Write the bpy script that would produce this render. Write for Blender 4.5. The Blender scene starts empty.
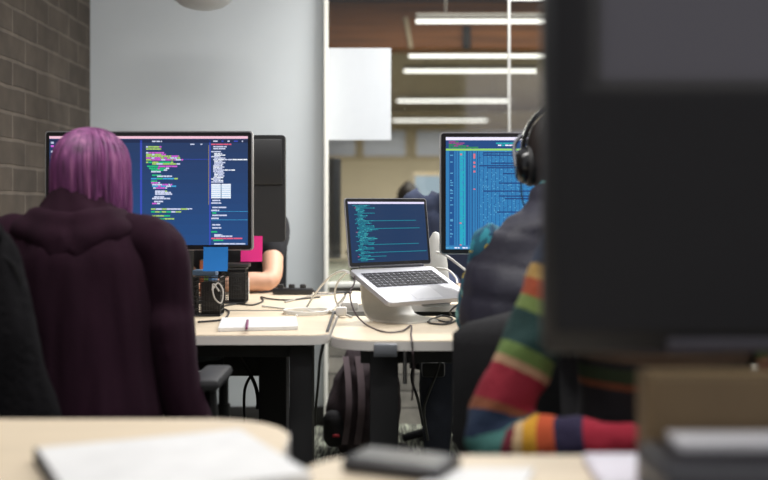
import bpy, bmesh, math, random
from mathutils import Vector, Matrix, noise
R = math.radians
PI = math.pi
SC = bpy.context.scene
COL = SC.collection
random.seed(7)

# ------------------------------------------------------------------ camera, world, light, exposure
F, CZ, HY = 1067.0, 1.09, 205.0          # focal length in pixels, eye height, horizon row
cam_data = bpy.data.cameras.new('camera')
cam = bpy.data.objects.new('camera', cam_data); COL.objects.link(cam)
cam.location = (0, 0, CZ); cam.rotation_euler = (R(90), 0, 0)
cam_data.sensor_width = 36; cam_data.lens = 50
cam_data.shift_y = -(240 - HY) / 768.0
cam_data.clip_start = 0.05
cam_data.dof.use_dof = True
cam_data.dof.focus_distance = 3.55
cam_data.dof.aperture_fstop = 1.7
SC.camera = cam
SC.view_settings.view_transform = 'Standard'
SC.view_settings.look = 'None'
SC.view_settings.exposure = 0.0
SC.view_settings.gamma = 1.0
SC.view_settings.use_curve_mapping = False
world = bpy.data.worlds.new('office_ambient'); SC.world = world; world.use_nodes = True
bgn = world.node_tree.nodes['Background']
bgn.inputs[0].default_value = (0.94, 0.95, 1.0, 1); bgn.inputs[1].default_value = 0.55

def area(name, loc, rot, sx, sy, power, col=(1, 1, 1), spread=180):
    d = bpy.data.lights.new(name, 'AREA'); d.shape = 'RECTANGLE'; d.size = sx; d.size_y = sy
    d.energy = power; d.color = col; d.spread = R(spread)
    o = bpy.data.objects.new(name, d); COL.objects.link(o); o.location = loc; o.rotation_euler = rot
    return o
area('ceiling_strip_or_fill', (1.0, 4.55, 2.95), (0, 0, 0), 1.8, 0.25, 84, (1, .99, .98), 125)
area('ceiling_strip_or_fill', (-0.1, 2.3, 2.95), (0, 0, 0), 1.8, 0.25, 44, (1, .97, .94))
area('ceiling_strip_or_fill', (2.5, 4.3, 2.95), (0, 0, 0), 0.25, 1.6, 46, (1, .97, .94))
area('ceiling_strip_or_fill', (0.8, 0.1, 3.6), (0, 0, 0), 1.8, 0.25, 26, (1, .97, .95))  # added fill without a fixture, brightens desk edges facing the camera
area('far_room_fill', (1.2, 8.0, 2.9), (0, 0, 0), 3.0, 2.0, 105, (1, .92, .82))  # added fill, no fixture: helps the strip tubes light the far room
area('far_room_fill', (1.5, 15.5, 2.68), (0, 0, 0), 5.0, 6.0, 900, (1, .96, .9))  # second added fill, brightens the far wall and ceiling

# ------------------------------------------------------------------ helpers
def at(px, py, D):
    return Vector(((px - 384) / F * D, D, CZ - (py - HY) / F * D))
def on(px, py, z):
    D = F * (CZ - z) / (py - HY)
    return at(px, py, D)
DZ = 0.73                                  # height of every desk top
def lin(h):
    h = h.lstrip('#')
    o = []
    for i in (0, 2, 4):
        c = int(h[i:i + 2], 16) / 255
        o.append(c / 12.92 if c <= .04045 else ((c + .055) / 1.055) ** 2.4)
    return (*o, 1)

_m = {}
def mat(name, hexa, rough=.5, metal=0, var=.08, scale=18, bump=0, bscale=120, stretch=(1, 1, 1), sheen=0, spec=.5):
    if name in _m: return _m[name]
    m = bpy.data.materials.new(name); m.use_nodes = True
    nt = m.node_tree; b = nt.nodes['Principled BSDF']
    b.inputs['Roughness'].default_value = rough; b.inputs['Metallic'].default_value = metal
    b.inputs['Specular IOR Level'].default_value = spec
    if sheen: b.inputs['Sheen Weight'].default_value = sheen
    tc = nt.nodes.new('ShaderNodeTexCoord'); mp = nt.nodes.new('ShaderNodeMapping')
    mp.inputs['Scale'].default_value = stretch
    nt.links.new(tc.outputs['Object'], mp.inputs['Vector'])
    n = nt.nodes.new('ShaderNodeTexNoise'); n.inputs['Scale'].default_value = scale; n.inputs['Detail'].default_value = 4
    nt.links.new(mp.outputs[0], n.inputs['Vector'])
    c = lin(hexa)
    r = nt.nodes.new('ShaderNodeValToRGB')
    r.color_ramp.elements[0].position = .25; r.color_ramp.elements[1].position = .75
    r.color_ramp.elements[0].color = (*[x * (1 - var) for x in c[:3]], 1)
    r.color_ramp.elements[1].color = (*[min(1, x * (1 + var)) for x in c[:3]], 1)
    nt.links.new(n.outputs['Fac'], r.inputs['Fac']); nt.links.new(r.outputs[0], b.inputs['Base Color'])
    if bump:
        n2 = nt.nodes.new('ShaderNodeTexNoise'); n2.inputs['Scale'].default_value = bscale
        nt.links.new(mp.outputs[0], n2.inputs['Vector'])
        bp = nt.nodes.new('ShaderNodeBump'); bp.inputs['Strength'].default_value = bump; bp.inputs['Distance'].default_value = .01
        nt.links.new(n2.outputs['Fac'], bp.inputs['Height']); nt.links.new(bp.outputs[0], b.inputs['Normal'])
    _m[name] = m
    return m
def emit(name, hexa, strength=1.0):
    if name in _m: return _m[name]
    m = bpy.data.materials.new(name); m.use_nodes = True; nt = m.node_tree
    b = nt.nodes['Principled BSDF']
    b.inputs['Base Color'].default_value = (.01, .01, .012, 1); b.inputs['Roughness'].default_value = .35
    b.inputs['Specular IOR Level'].default_value = .2
    b.inputs['Emission Color'].default_value = lin(hexa); b.inputs['Emission Strength'].default_value = strength
    _m[name] = m
    return m
def brick_mat(name, axes, c1, c2, mortar, bw, rh, ms, rough=.9, bump=.6, off=.5, nscale=9, nvar=.5):
    m = bpy.data.materials.new(name); m.use_nodes = True; nt = m.node_tree; b = nt.nodes['Principled BSDF']
    g = nt.nodes.new('ShaderNodeNewGeometry'); sp = nt.nodes.new('ShaderNodeSeparateXYZ'); cb = nt.nodes.new('ShaderNodeCombineXYZ')
    nt.links.new(g.outputs['Position'], sp.inputs[0])
    nt.links.new(sp.outputs[axes[0]], cb.inputs[0]); nt.links.new(sp.outputs[axes[1]], cb.inputs[1])
    nw = nt.nodes.new('ShaderNodeTexNoise'); nw.inputs['Scale'].default_value = 7
    nt.links.new(g.outputs['Position'], nw.inputs['Vector'])
    sc = nt.nodes.new('ShaderNodeVectorMath'); sc.operation = 'SCALE'; sc.inputs['Scale'].default_value = .012
    nt.links.new(nw.outputs['Color'], sc.inputs[0])
    ad = nt.nodes.new('ShaderNodeVectorMath'); nt.links.new(cb.outputs[0], ad.inputs[0]); nt.links.new(sc.outputs[0], ad.inputs[1])
    t = nt.nodes.new('ShaderNodeTexBrick'); nt.links.new(ad.outputs[0], t.inputs['Vector'])
    t.inputs['Color1'].default_value = lin(c1); t.inputs['Color2'].default_value = lin(c2); t.inputs['Mortar'].default_value = lin(mortar)
    t.inputs['Scale'].default_value = 1; t.inputs['Brick Width'].default_value = bw; t.inputs['Row Height'].default_value = rh
    t.inputs['Mortar Size'].default_value = ms; t.inputs['Mortar Smooth'].default_value = .4; t.offset = off
    n = nt.nodes.new('ShaderNodeTexNoise'); n.inputs['Scale'].default_value = nscale; n.inputs['Detail'].default_value = 6
    nt.links.new(g.outputs['Position'], n.inputs['Vector'])
    mx = nt.nodes.new('ShaderNodeMix'); mx.data_type = 'RGBA'; mx.blend_type = 'OVERLAY'; mx.inputs['Factor'].default_value = nvar
    nt.links.new(t.outputs['Color'], mx.inputs['A']); nt.links.new(n.outputs['Fac'], mx.inputs['B'])
    nt.links.new(mx.outputs['Result'], b.inputs['Base Color']); b.inputs['Roughness'].default_value = rough
    bp = nt.nodes.new('ShaderNodeBump'); bp.inputs['Strength'].default_value = bump; bp.inputs['Distance'].default_value = .012; bp.invert = True
    ma = nt.nodes.new('ShaderNodeMath'); ma.operation = 'MULTIPLY_ADD'; ma.inputs[1].default_value = .25
    nt.links.new(n.outputs['Fac'], ma.inputs[0]); nt.links.new(t.outputs['Fac'], ma.inputs[2])
    nt.links.new(ma.outputs[0], bp.inputs['Height']); nt.links.new(bp.outputs[0], b.inputs['Normal'])
    return m

def wpos(o):
    v = Vector((0, 0, 0))
    while o: v = v + o.location; o = o.parent
    return v
def tag(o, label=None, cat=None, group=None, kind=None):
    if label: o['label'] = label
    if cat: o['category'] = cat
    if group: o['group'] = group
    if kind: o['kind'] = kind
    return o
def thing(name, label, cat, loc, group=None):
    o = bpy.data.objects.new(name, None); COL.objects.link(o); o.location = loc; o.empty_display_size = .05
    return tag(o, label, cat, group)
def link_mesh(name, me, mats, parent=None, smooth=True):
    o = bpy.data.objects.new(name, me); COL.objects.link(o)
    for m in (mats if isinstance(mats, (list, tuple)) else [mats]): me.materials.append(m)
    if parent:
        me.transform(Matrix.Translation(-wpos(parent))); o.parent = parent
    else:
        xs = [v.co for v in me.vertices]
        c = Vector(((min(v.x for v in xs) + max(v.x for v in xs)) / 2, (min(v.y for v in xs) + max(v.y for v in xs)) / 2, min(v.z for v in xs)))
        me.transform(Matrix.Translation(-c)); o.location = c
    if smooth:
        me.polygons.foreach_set('use_smooth', [True] * len(me.polygons))
        try: me.set_sharp_from_angle(angle=R(38))
        except Exception: pass
    return o
def smooth_path(pts, n=6):
    P = [Vector(p[:3]) if not isinstance(p, Vector) else p for p in pts]
    if len(P) < 3: return P
    out = []
    for i in range(len(P) - 1):
        a = P[i - 1] if i else P[0] * 2 - P[1]; b = P[i]; c = P[i + 1]
        d = P[i + 2] if i + 2 < len(P) else P[-1] * 2 - P[-2]
        for k in range(n):
            t = k / n
            out.append(.5 * ((2 * b) + (c - a) * t + (2 * a - 5 * b + 4 * c - d) * t * t + (3 * b - a - 3 * c + d) * t ** 3))
    out.append(P[-1])
    return out
class MB:
    def __init__(s): s.bm = bmesh.new()
    def _mi(s, faces, mi):
        for f in faces: f.material_index = mi
    def box(s, c, d, rot=None, bev=0, mi=0, seg=2):
        r = bmesh.ops.create_cube(s.bm, size=1)
        M = Matrix.Translation(Vector(c)) @ (rot.to_4x4() if rot else Matrix()) @ Matrix.Diagonal((*d, 1))
        bmesh.ops.transform(s.bm, matrix=M, verts=r['verts'])
        fs = {f for v in r['verts'] for f in v.link_faces}; s._mi(fs, mi)
        if bev:
            es = {e for v in r['verts'] for e in v.link_edges}
            q = bmesh.ops.bevel(s.bm, geom=list(es), offset=bev, segments=seg, affect='EDGES', profile=.5)
            s._mi(q['faces'], mi)
        return s
    def poly(s, pts, mi=0):
        f = s.bm.faces.new([s.bm.verts.new(p) for p in pts]); f.material_index = mi
        return s
    def prism(s, outline, z0, z1, mi=0, M=None, bev=0, mi_side=None):
        M = M or Matrix(); n = len(outline)
        a = [s.bm.verts.new(M @ Vector((x, y, z0))) for x, y in outline]
        b = [s.bm.verts.new(M @ Vector((x, y, z1))) for x, y in outline]
        bot = s.bm.faces.new(a[::-1]); top = s.bm.faces.new(b); fs = [bot, top]
        sd = [s.bm.faces.new((a[i], a[(i + 1) % n], b[(i + 1) % n], b[i])) for i in range(n)]
        s._mi(fs, mi); s._mi(sd, mi if mi_side is None else mi_side)
        if bev:
            es = [e for e in top.edges] + [e for e in bot.edges]
            bmesh.ops.bevel(s.bm, geom=es, offset=bev, segments=2, affect='EDGES')
        return s
    def loft(s, rings, mi=0, cap=True, closed=True):
        V = [[s.bm.verts.new(p) for p in r] for r in rings]; n = len(V[0])
        for i in range(len(V) - 1):
            for j in range(n if closed else n - 1):
                f = s.bm.faces.new((V[i][j], V[i][(j + 1) % n], V[i + 1][(j + 1) % n], V[i + 1][j])); f.material_index = mi
        if cap and closed:
            s.bm.faces.new(V[0][::-1]).material_index = mi; s.bm.faces.new(V[-1]).material_index = mi
        return s
    def tube(s, pts, r, mi=0, n=8, smooth=True, sub=6):
        P = smooth_path(pts, sub) if smooth else [Vector(p) for p in pts]
        L = len(P); rings = []
        up = Vector((0, 0, 1)); side = None
        for i, p in enumerate(P):
            t = (P[min(i + 1, L - 1)] - P[max(i - 1, 0)])
            if t.length < 1e-9: t = Vector((0, 0, 1))
            t.normalize()
            if side is None:
                side = t.cross(up)
                if side.length < .1: side = t.cross(Vector((1, 0, 0)))
            side = (side - t * side.dot(t)).normalized(); b = t.cross(side)
            rr = r(i / (L - 1)) if callable(r) else r
            rings.append([p + (side * math.cos(2 * PI * k / n) + b * math.sin(2 * PI * k / n)) * rr for k in range(n)])
        return s.loft(rings, mi)
    def lathe(s, c, prof, n=32, mi=0, M=None):
        M = M or Matrix(); c = Vector(c)
        return s.loft([[c + M @ Vector((r * math.cos(2 * PI * k / n), r * math.sin(2 * PI * k / n), z)) for k in range(n)] for r, z in prof], mi)
    def build(s, name, mats, parent=None, smooth=True):
        me = bpy.data.meshes.new(name); bmesh.ops.recalc_face_normals(s.bm, faces=s.bm.faces); s.bm.to_mesh(me); s.bm.free()
        return link_mesh(name, me, mats, parent, smooth)
def rrect(x0, y0, x1, y1, r, n=6):
    rs = r if isinstance(r, (list, tuple)) else [r] * 4; out = []
    for (cx, cy, a0), q in zip(((x0, y0, 180), (x1, y0, 270), (x1, y1, 0), (x0, y1, 90)), rs):
        q = max(q, .0005)
        ox = cx + q if cx == x0 else cx - q; oy = cy + q if cy == y0 else cy - q
        for k in range(n + 1):
            a = R(a0 + 90 * k / n); out.append((ox + q * math.cos(a), oy + q * math.sin(a)))
    return out

# ------------------------------------------------------------------ figures
def chain_mesh(bm, pts, side=Vector((1, 0, 0)), sub=4, n=16):
    P = [Vector(p[0]) for p in pts]; rx = [p[1] for p in pts]; ry = [p[2] if len(p) > 2 else p[1] for p in pts]
    Q = smooth_path(P, sub) if len(P) > 2 else [P[0].lerp(P[1], k / sub) for k in range(sub + 1)]
    L = len(Q); m = len(P) - 1; rings = []
    def rad(a, i):
        u = min(i / sub, m - 1e-6); k = int(u); t = u - k; t = t * t * (3 - 2 * t) if len(P) > 2 else t
        return a[k] * (1 - t) + a[k + 1] * t
    def ring(p, t, a, b):
        s = side - t * side.dot(t)
        if s.length < .05: s = Vector((0, 0, 1)) - t * t.z
        s.normalize(); w = t.cross(s)
        return [p + s * math.cos(2 * PI * k / n) * a + w * math.sin(2 * PI * k / n) * b for k in range(n)]
    for i, p in enumerate(Q):
        t = (Q[min(i + 1, L - 1)] - Q[max(i - 1, 0)]).normalized(); a, b = rad(rx, i), rad(ry, i)
        if i == 0:
            for q in (.95, .7): c = math.sqrt(1 - q * q); rings.append(ring(p - t * min(a, b) * q, t, a * c, b * c))
        rings.append(ring(p, t, a, b))
        if i == L - 1:
            for q in (.7, .95): c = math.sqrt(1 - q * q); rings.append(ring(p + t * min(a, b) * q, t, a * c, b * c))
    V = [[bm.verts.new(p) for p in r] for r in rings]
    for i in range(len(V) - 1):
        for j in range(n): bm.faces.new((V[i][j], V[i][(j + 1) % n], V[i + 1][(j + 1) % n], V[i + 1][j]))
    bm.faces.new(V[0][::-1]); bm.faces.new(V[-1])
def fuse(name, chains, voxel, mats, parent, iters=4, disp=None):
    bm = bmesh.new()
    for c in chains:
        if isinstance(c, tuple): chain_mesh(bm, c[0], c[1])
        else: chain_mesh(bm, c)
    bmesh.ops.recalc_face_normals(bm, faces=bm.faces)
    me = bpy.data.meshes.new(name + '_rough'); bm.to_mesh(me); bm.free()
    ob = bpy.data.objects.new(name + '_rough', me); COL.objects.link(ob)
    md = ob.modifiers.new('r', 'REMESH'); md.mode = 'VOXEL'; md.voxel_size = voxel
    sm = ob.modifiers.new('s', 'SMOOTH'); sm.iterations = iters; sm.factor = .5
    dg = bpy.context.evaluated_depsgraph_get()
    out = bpy.data.meshes.new_from_object(ob.evaluated_get(dg)); out.name = name
    bpy.data.objects.remove(ob); bpy.data.meshes.remove(me)
    if disp:
        nn = [v.normal.copy() for v in out.vertices]
        for v, q in zip(out.vertices, nn): v.co += q * disp(v.co)
    out.materials.clear()
    return link_mesh(name, out, mats, parent)
def hand_chains(w, d, n, side, curl=.5, s=1.0):
    """w wrist, d direction of the knuckles, n palm normal, side = thumb side"""
    d = d.normalized(); side = (side - d * side.dot(d)).normalized(); n = (n - d * n.dot(d) - side * n.dot(side)).normalized()
    K = w + d * .088 * s
    out = [([(w - d * .02 * s, .024 * s, .019 * s), (w + d * .03 * s, .036 * s, .016 * s), (K, .039 * s, .013 * s)], side)]
    for off, ln in ((.029, .070), (.010, .080), (-.010, .074), (-.028, .058)):
        a = K - d * .012 * s + side * off * s; pts = [(a, .0095 * s)]
        ang = 0; p = a
        for k, fr in enumerate((.5, .3, .22)):
            ang += curl * (.55, .8, .6)[k]; p = p + (d * math.cos(ang) + n * math.sin(ang) + side * off * 1.2) * ln * fr * s
            pts.append((p, (.009, .0083, .0072)[k] * s))
        out.append(pts)
    a = w + d * .022 * s + side * .022 * s
    b = a + (d * .5 + side * .75 + n * .3).normalized() * .042 * s
    c = b + (d * .85 + side * .3 + n * .4).normalized() * .034 * s
    e = c + (d * .95 - side * .05 + n * .4).normalized() * .024 * s
    out.append([(a, .014 * s), (b, .0115 * s), (c, .0098 * s), (e, .008 * s)])
    return out
SKIN = mat('skin', 'c99a80', .55, var=.06, scale=30)
EYE = mat('eye_white_and_iris', '2c221c', .2)
class Fig:
    """A seated figure: local frame x right, y forward, z up, joints in metres."""
    def __init__(s, name, label, base, yaw, J=None, group=None):
        s.f = Vector((math.sin(yaw), math.cos(yaw), 0)); s.r = Vector((s.f.y, -s.f.x, 0)); s.base = Vector(base)
        s.root = thing(name, label, 'person', base, group)
        j = dict(pelvis=(0, -.02, .56), waist=(0, -.01, .72), chest=(0, .02, .90), upper=(0, .01, 1.0), neck=(0, .02, 1.09), head=(0, .055, 1.225),
                 shoR=(.175, .01, 1.02), elbR=(.215, .06, .755), wriR=(.14, .29, .765), shoL=(-.175, .01, 1.02), elbL=(-.215, .06, .755), wriL=(-.14, .29, .765),
                 hipR=(.09, .01, .54), kneR=(.12, .43, .52), ankR=(.12, .40, .09), hipL=(-.09, .01, .54), kneL=(-.12, .43, .52), ankL=(-.12, .40, .09))
        j.update(J or {}); s.J = {k: s.P(*v) for k, v in j.items()}
    def P(s, x, y, z): return s.base + s.r * x + s.f * y + Vector((0, 0, z))
    def V(s, x, y, z): return s.r * x + s.f * y + Vector((0, 0, z))
    def torso(s, g=0, top=True):
        J = s.J
        c = [(J['pelvis'], .165 + g, .115 + g), (J['waist'], .140 + g, .10 + g), (J['chest'], .160 + g, .115 + g), (J['upper'], .170 + g, .10 + g)]
        if top: c.append((J['upper'].lerp(J['neck'], .6), .12 + g, .075 + g))
        return (c, s.r)
    def arm(s, q, g=0, to=1.0):
        a, b, c = J = [s.J[k + q] for k in ('sho', 'elb', 'wri')]
        pts = [(a.lerp(s.J['upper'], .25), .055 + g), (a, .056 + g), (a.lerp(b, .5), .047 + g), (b, .040 + g), (b.lerp(c, .4), .040 + g), (b.lerp(c, to), .028 + g)]
        return pts
    def leg(s, q, g=0, to=1.0):
        h, k, a = [s.J[x + q] for x in ('hip', 'kne', 'ank')]
        return [(h, .085 + g), (h.lerp(k, .5), .073 + g), (k, .057 + g), (k.lerp(a, .4), .053 + g), (k.lerp(a, to), .037 + g)]
    def body(s, voxel=.0085, curl=.45, skin=None, handdir=None):
        J = s.J; H = J['head']; C = []
        C.append(s.torso()); C.append([(J['upper'].lerp(J['neck'], .4), .066), (J['neck'], .056), (H + s.V(0, -.01, -.06), .052)])
        hd = [(-.112, .046, .026, .026), (-.092, .034, .048, .056), (-.05, .014, .064, .080), (0, 0, .073, .094), (.05, -.006, .073, .096), (.080, -.008, .062, .084), (.092, -.008, .044, .058), (.098, -.008, .026, .034)]
        C.append(([(H + s.V(0, y, z), a, b) for z, y, a, b in hd], s.r))
        C.append([(H + s.V(0, .088, .012), .008), (H + s.V(0, .104, -.02), .011), (H + s.V(0, .098, -.034), .013)])
        for zz, rr in ((-.06, .0075), (-.07, .0085)): C.append([(H + s.V(-.02, .082, zz), rr * .7), (H + s.V(0, .09, zz), rr), (H + s.V(.02, .082, zz), rr * .7)])
        C.append([(H + s.V(-.045, .076, .03), .009), (H + s.V(0, .09, .028), .009), (H + s.V(.045, .076, .03), .009)])
        for sg in (-1, 1): C.append(([(H + s.V(sg * .077, -.012, -.035), .006, .010), (H + s.V(sg * .081, -.016, -.008), .008, .017), (H + s.V(sg * .080, -.018, .018), .007, .014)], s.r))
        for q, sg in (('R', 1), ('L', -1)):
            C.append(s.arm(q)); C.append(s.leg(q))
            w = J['wri' + q]; d = (handdir or {}).get(q) or ((w - J['elb' + q]) * Vector((1, 1, .25))).normalized()
            C += hand_chains(w, d, Vector((0, 0, -1)), d.cross(Vector((0, 0, 1))) * -sg, curl)
            a = J['ank' + q]; C.append(([(a + s.V(0, -.03, -.045), .034, .036), (a + s.V(0, .07, -.052), .042, .032), (a + s.V(0, .15, -.064), .036, .02)], s.r))
        o = fuse('body', C, voxel, [skin or SKIN, EYE], s.root, 3)
        for sg in (-1, 1):
            e = H + s.V(sg * .031, .088, .008) - s.base
            for p in o.data.polygons:
                if (p.center - e).length < .0125: p.material_index = 1
        return o
    def legs_clothes(s, m, shoe):
        fuse('trousers', [(s.torso(.016)[0][:2], s.r), s.leg('R', .016), s.leg('L', .016)], .014, m, s.root, 4, lambda c: .006 * noise.noise(c * 18))
        for q in 'RL':
            a = s.J['ank' + q]
            fuse('shoe', [([(a + s.V(0, -.035, -.045), .043, .044), (a + s.V(0, .07, -.048), .052, .04), (a + s.V(0, .165, -.058), .044, .03)], s.r), [(a + s.V(0, 0, 0), .046), (a + s.V(0, 0, -.04), .046)]], .012, shoe, s.root, 3)
    def cap_hair(s, m, back=.03, top=.02, down=-.06):
        H = s.J['head']; rings = []
        n = 48
        zs = [down, down * .4, .0, .04, .075, .105, .118 + top]
        for i, z in enumerate(zs):
            q = (.079, .088, .090, .088, .075, .048, .012)[i]; b = (.088, .104, .108, .108, .095, .062, .015)[i]; r = []
            for k in range(n):
                a = 2 * PI * k / n; fx, fy = math.cos(a), math.sin(a)
                cut = 1.0
                if z < .07 and fy > .35: cut = 1 - .38 * min(1, (fy - .35) / .3)          # leaves the face free
                w = 1 + .035 * noise.noise(Vector((fx * 6, fy * 6, z * 25)))
                r.append(H + s.V(fx * q * cut * w, (fy * b * cut - .010) * w, z))
            rings.append(r)
        return MB().loft(rings).build('hair', m, s.root)

# ================================================================== SETTING
WD = 5.3                                  # distance of the glass partition and the white wall
X0 = -1.46                                # brick wall
wall_white = mat('white_wall_paint', 'd3d9da', .75, var=.02, scale=4, bump=.03, bscale=220)
wx = (325 - 384) / F * WD
brick = brick_mat('old_grey_brick', (1, 2), '544b41', '473f36', '645b51', .30, .104, .009)
tag(MB().box((X0 - .1, 3.4, 1.5), (.2, 4.0, 3.0)).build('wall_left', brick, smooth=False), kind='structure')
tag(MB().box(((X0 - .2 + wx) / 2, WD + .06, 1.5), (wx - X0 + .2, .12, 3.0)).build('wall_back', wall_white, smooth=False), kind='structure')
tag(MB().box((wx + .006, WD - .004, 1.5), (.016, .13, 3.0), bev=.003).build('trim_1', mat('cream_trim', 'e8e6dc', .5, var=.02), smooth=False), kind='structure')
tag(MB().box(((X0 + wx) / 2, WD - .008, .045), (wx - X0, .016, .09), bev=.004).build('baseboard_back', mat('dark_base_vinyl', '2a2927', .6)), kind='structure')
tag(MB().box((X0 + .008, 3.4, .045), (.016, 4.0, .09), bev=.004).build('baseboard_left', _m['dark_base_vinyl']), kind='structure')
# carpet
def carpet():
    m = bpy.data.materials.new('flecked_carpet'); m.use_nodes = True; nt = m.node_tree; b = nt.nodes['Principled BSDF']
    g = nt.nodes.new('ShaderNodeNewGeometry'); mp = nt.nodes.new('ShaderNodeMapping'); mp.inputs['Scale'].default_value = (110, 6, 1)
    nt.links.new(g.outputs['Position'], mp.inputs['Vector'])
    v = nt.nodes.new('ShaderNodeTexNoise'); v.inputs['Scale'].default_value = 1; v.inputs['Detail'].default_value = 3
    nt.links.new(mp.outputs[0], v.inputs['Vector'])
    r = nt.nodes.new('ShaderNodeValToRGB'); e = r.color_ramp.elements
    e[0].position = .44; e[0].color = lin('35342f'); e[1].position = .62; e[1].color = lin('8d9180')
    nt.links.new(v.outputs['Fac'], r.inputs['Fac']); nt.links.new(r.outputs[0], b.inputs['Base Color']); b.inputs['Roughness'].default_value = 1
    bp = nt.nodes.new('ShaderNodeBump'); bp.inputs['Strength'].default_value = .5; bp.inputs['Distance'].default_value = .004
    nt.links.new(v.outputs['Fac'], bp.inputs['Height']); nt.links.new(bp.outputs[0], b.inputs['Normal'])
    return m
tag(MB().box((1.5, 9.2, -.05), (7.0, 25.4, .1)).build('floor', carpet(), smooth=False), kind='structure')
# partition: plank knee wall, sill, glass, joint
RX = 4.2
planks = brick_mat('grey_wood_planks', (0, 2), '8b877e', '67645d', '3a3835', 2.6, .085, .004, .8, .3, .37, 14, .55)
tag(MB().box(((wx + RX) / 2 + .01, WD + .06, .34), (RX - wx - .02, .10, .68)).build('wall_partition', planks, smooth=False), kind='structure')
tag(MB().box(((wx + RX) / 2 + .01, WD + .06, .692), (RX - wx - .02, .14, .024), bev=.003).build('trim_2', mat('white_sill', 'dcdcd6', .4, var=.02)), kind='structure')
def glass_mat(name, refl=.9):
    m = bpy.data.materials.new(name); m.use_nodes = True; nt = m.node_tree; nt.nodes.clear()
    o = nt.nodes.new('ShaderNodeOutputMaterial'); mx = nt.nodes.new('ShaderNodeMixShader'); t = nt.nodes.new('ShaderNodeBsdfTransparent'); g = nt.nodes.new('ShaderNodeBsdfGlossy')
    fr = nt.nodes.new('ShaderNodeFresnel'); fr.inputs['IOR'].default_value = 1.45; g.inputs['Roughness'].default_value = .01
    t.inputs['Color'].default_value = (.95, .97, .96, 1); g.inputs['Color'].default_value = (refl, refl, refl, 1)
    nt.links.new(fr.outputs[0], mx.inputs[0]); nt.links.new(t.outputs[0], mx.inputs[1]); nt.links.new(g.outputs[0], mx.inputs[2]); nt.links.new(mx.outputs[0], o.inputs[0])
    return m
jx = (510.5 - 384) / F * WD
GL = glass_mat('partition_glass')
w1 = MB().box(((wx + .014 + jx - .004) / 2, WD + .06, 1.852), (jx - .004 - wx - .014, .01, 2.296)).build('window_1', GL, smooth=False); tag(w1, kind='structure')
w2 = MB().box(((jx + .004 + RX) / 2, WD + .06, 1.852), (RX - jx - .004, .01, 2.296)).build('window_2', GL, smooth=False); tag(w2, kind='structure')
tag(MB().box((jx, WD + .06, 1.852), (.014, .022, 2.296), bev=.003).build('trim_3', mat('silver_joint', 'c9c9c4', .3, .6, .03)), kind='structure')
# room beyond
FB = 21.6
beige = mat('beige_far_wall', 'b8ad98', .85, var=.05, scale=1.2)
CHZ = 2.98
tag(MB().box((1.5, FB + .1, 1.5), (7.0, .2, 3.0)).build('wall_far', beige, smooth=False), kind='structure')
tag(MB().box((-2.1, 13.5, 1.5), (.2, 16.2, 3.0)).build('wall_far_left', beige, smooth=False), kind='structure')
tag(MB().box((5.1, 13.5, 1.5), (.2, 16.2, 3.0)).build('wall_far_right', beige, smooth=False), kind='structure')
tag(MB().box((1.5, 13.6, CHZ + .05), (7.2, 16.4, .1)).build('ceiling', mat('taupe_ceiling', '7d7263', .9, var=.08, scale=1.5), smooth=False), kind='structure')
timber = mat('brown_timber', '8c582b', .7, var=.4, scale=3, stretch=(.35, 6, 9), bump=.2, bscale=30)
tag(MB().box((1.5, 9.95, 2.74), (7.0, .28, .44), bev=.01).build('trim_4', timber, smooth=False), kind='structure')
pane_m = mat('blue_grey_window_glass', 'a3a9bd', .25, var=.05, scale=1)
for i, (a, b) in enumerate(((325, 357), (362, 407), (415, 470), (478, 530))):
    p0, p1 = at(a, 129, FB - .02), at(b, 157.5, FB - .02)
    fr = MB()
    for (cx, cz, sx, sz) in (((p0.x + p1.x) / 2, p0.z, p1.x - p0.x + .1, .06), ((p0.x + p1.x) / 2, p1.z, p1.x - p0.x + .1, .06), (p0.x, (p0.z + p1.z) / 2, .06, p0.z - p1.z), (p1.x, (p0.z + p1.z) / 2, .06, p0.z - p1.z)):
        fr.box((cx, FB - .03, cz), (sx, .06, sz), bev=.005)
    w = fr.build('window_%d' % (i + 3), mat('beige_frame', 'a89a80', .6), smooth=False); tag(w, kind='structure')
    MB().box(((p0.x + p1.x) / 2, FB - .012, (p0.z + p1.z) / 2), (p1.x - p0.x, .02, p0.z - p1.z)).build('pane', pane_m, w, False)
# rear of the room behind the camera: dark wall with a bright window (seen only as a reflection in the dark display)
rear = mat('rear_wall_paint', '6a6866', .9, var=.03)
tag(MB().box((1.2, -2.3, 1.5), (6.4, .2, 3.0)).build('wall_rear', rear, smooth=False), kind='structure')

# ================================================================== FAR ROOM CONTENTS
lampm = emit('fluorescent_tube', 'fffaf2', 2.6); grey_metal = mat('grey_metal', '6d6c69', .45, .6, .05)
DIST = ('nearest, crossing the top of the timber beam', 'second row, just under the timber beam', 'third row, close under the second tube',
        'fourth row, ending at the glass joint', 'lowest and shortest in view', 'partly cut off at the top edge')
for i, (y, xa, xb) in enumerate(((21.3, 416, 548), (56, 409, 549), (71, 404, 537), (101, 397, 510), (120.5, 393, 487), (-2, 508, 640))):
    lz = 2.64
    D = F * (lz - CZ) / (HY - y); a, b = (xa - 384) / F * D, (xb - 384) / F * D
    if i < 2: b = a + 1.75
    t = thing('strip_light', 'white strip light beyond the glass, ' + DIST[i], 'ceiling light', ((a + b) / 2, D, lz), 'strip lights beyond the glass')
    MB().tube([(a, D, lz), (b, D, lz)], .015, smooth=False, n=12).build('tube', lampm, t)
    MB().box(((a + b) / 2, D, lz + .045), (b - a, .07, .035), bev=.006).build('housing', grey_metal, t)
    for xx in (a + .25, b - .25):
        MB().tube([(xx, D, lz + .06), (xx, D, CHZ + .005)], .005, smooth=False, n=6).build('hanger', grey_metal, t)
p, q = at(405.5, 17, 9.80), at(411, 48, 9.80)
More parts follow.
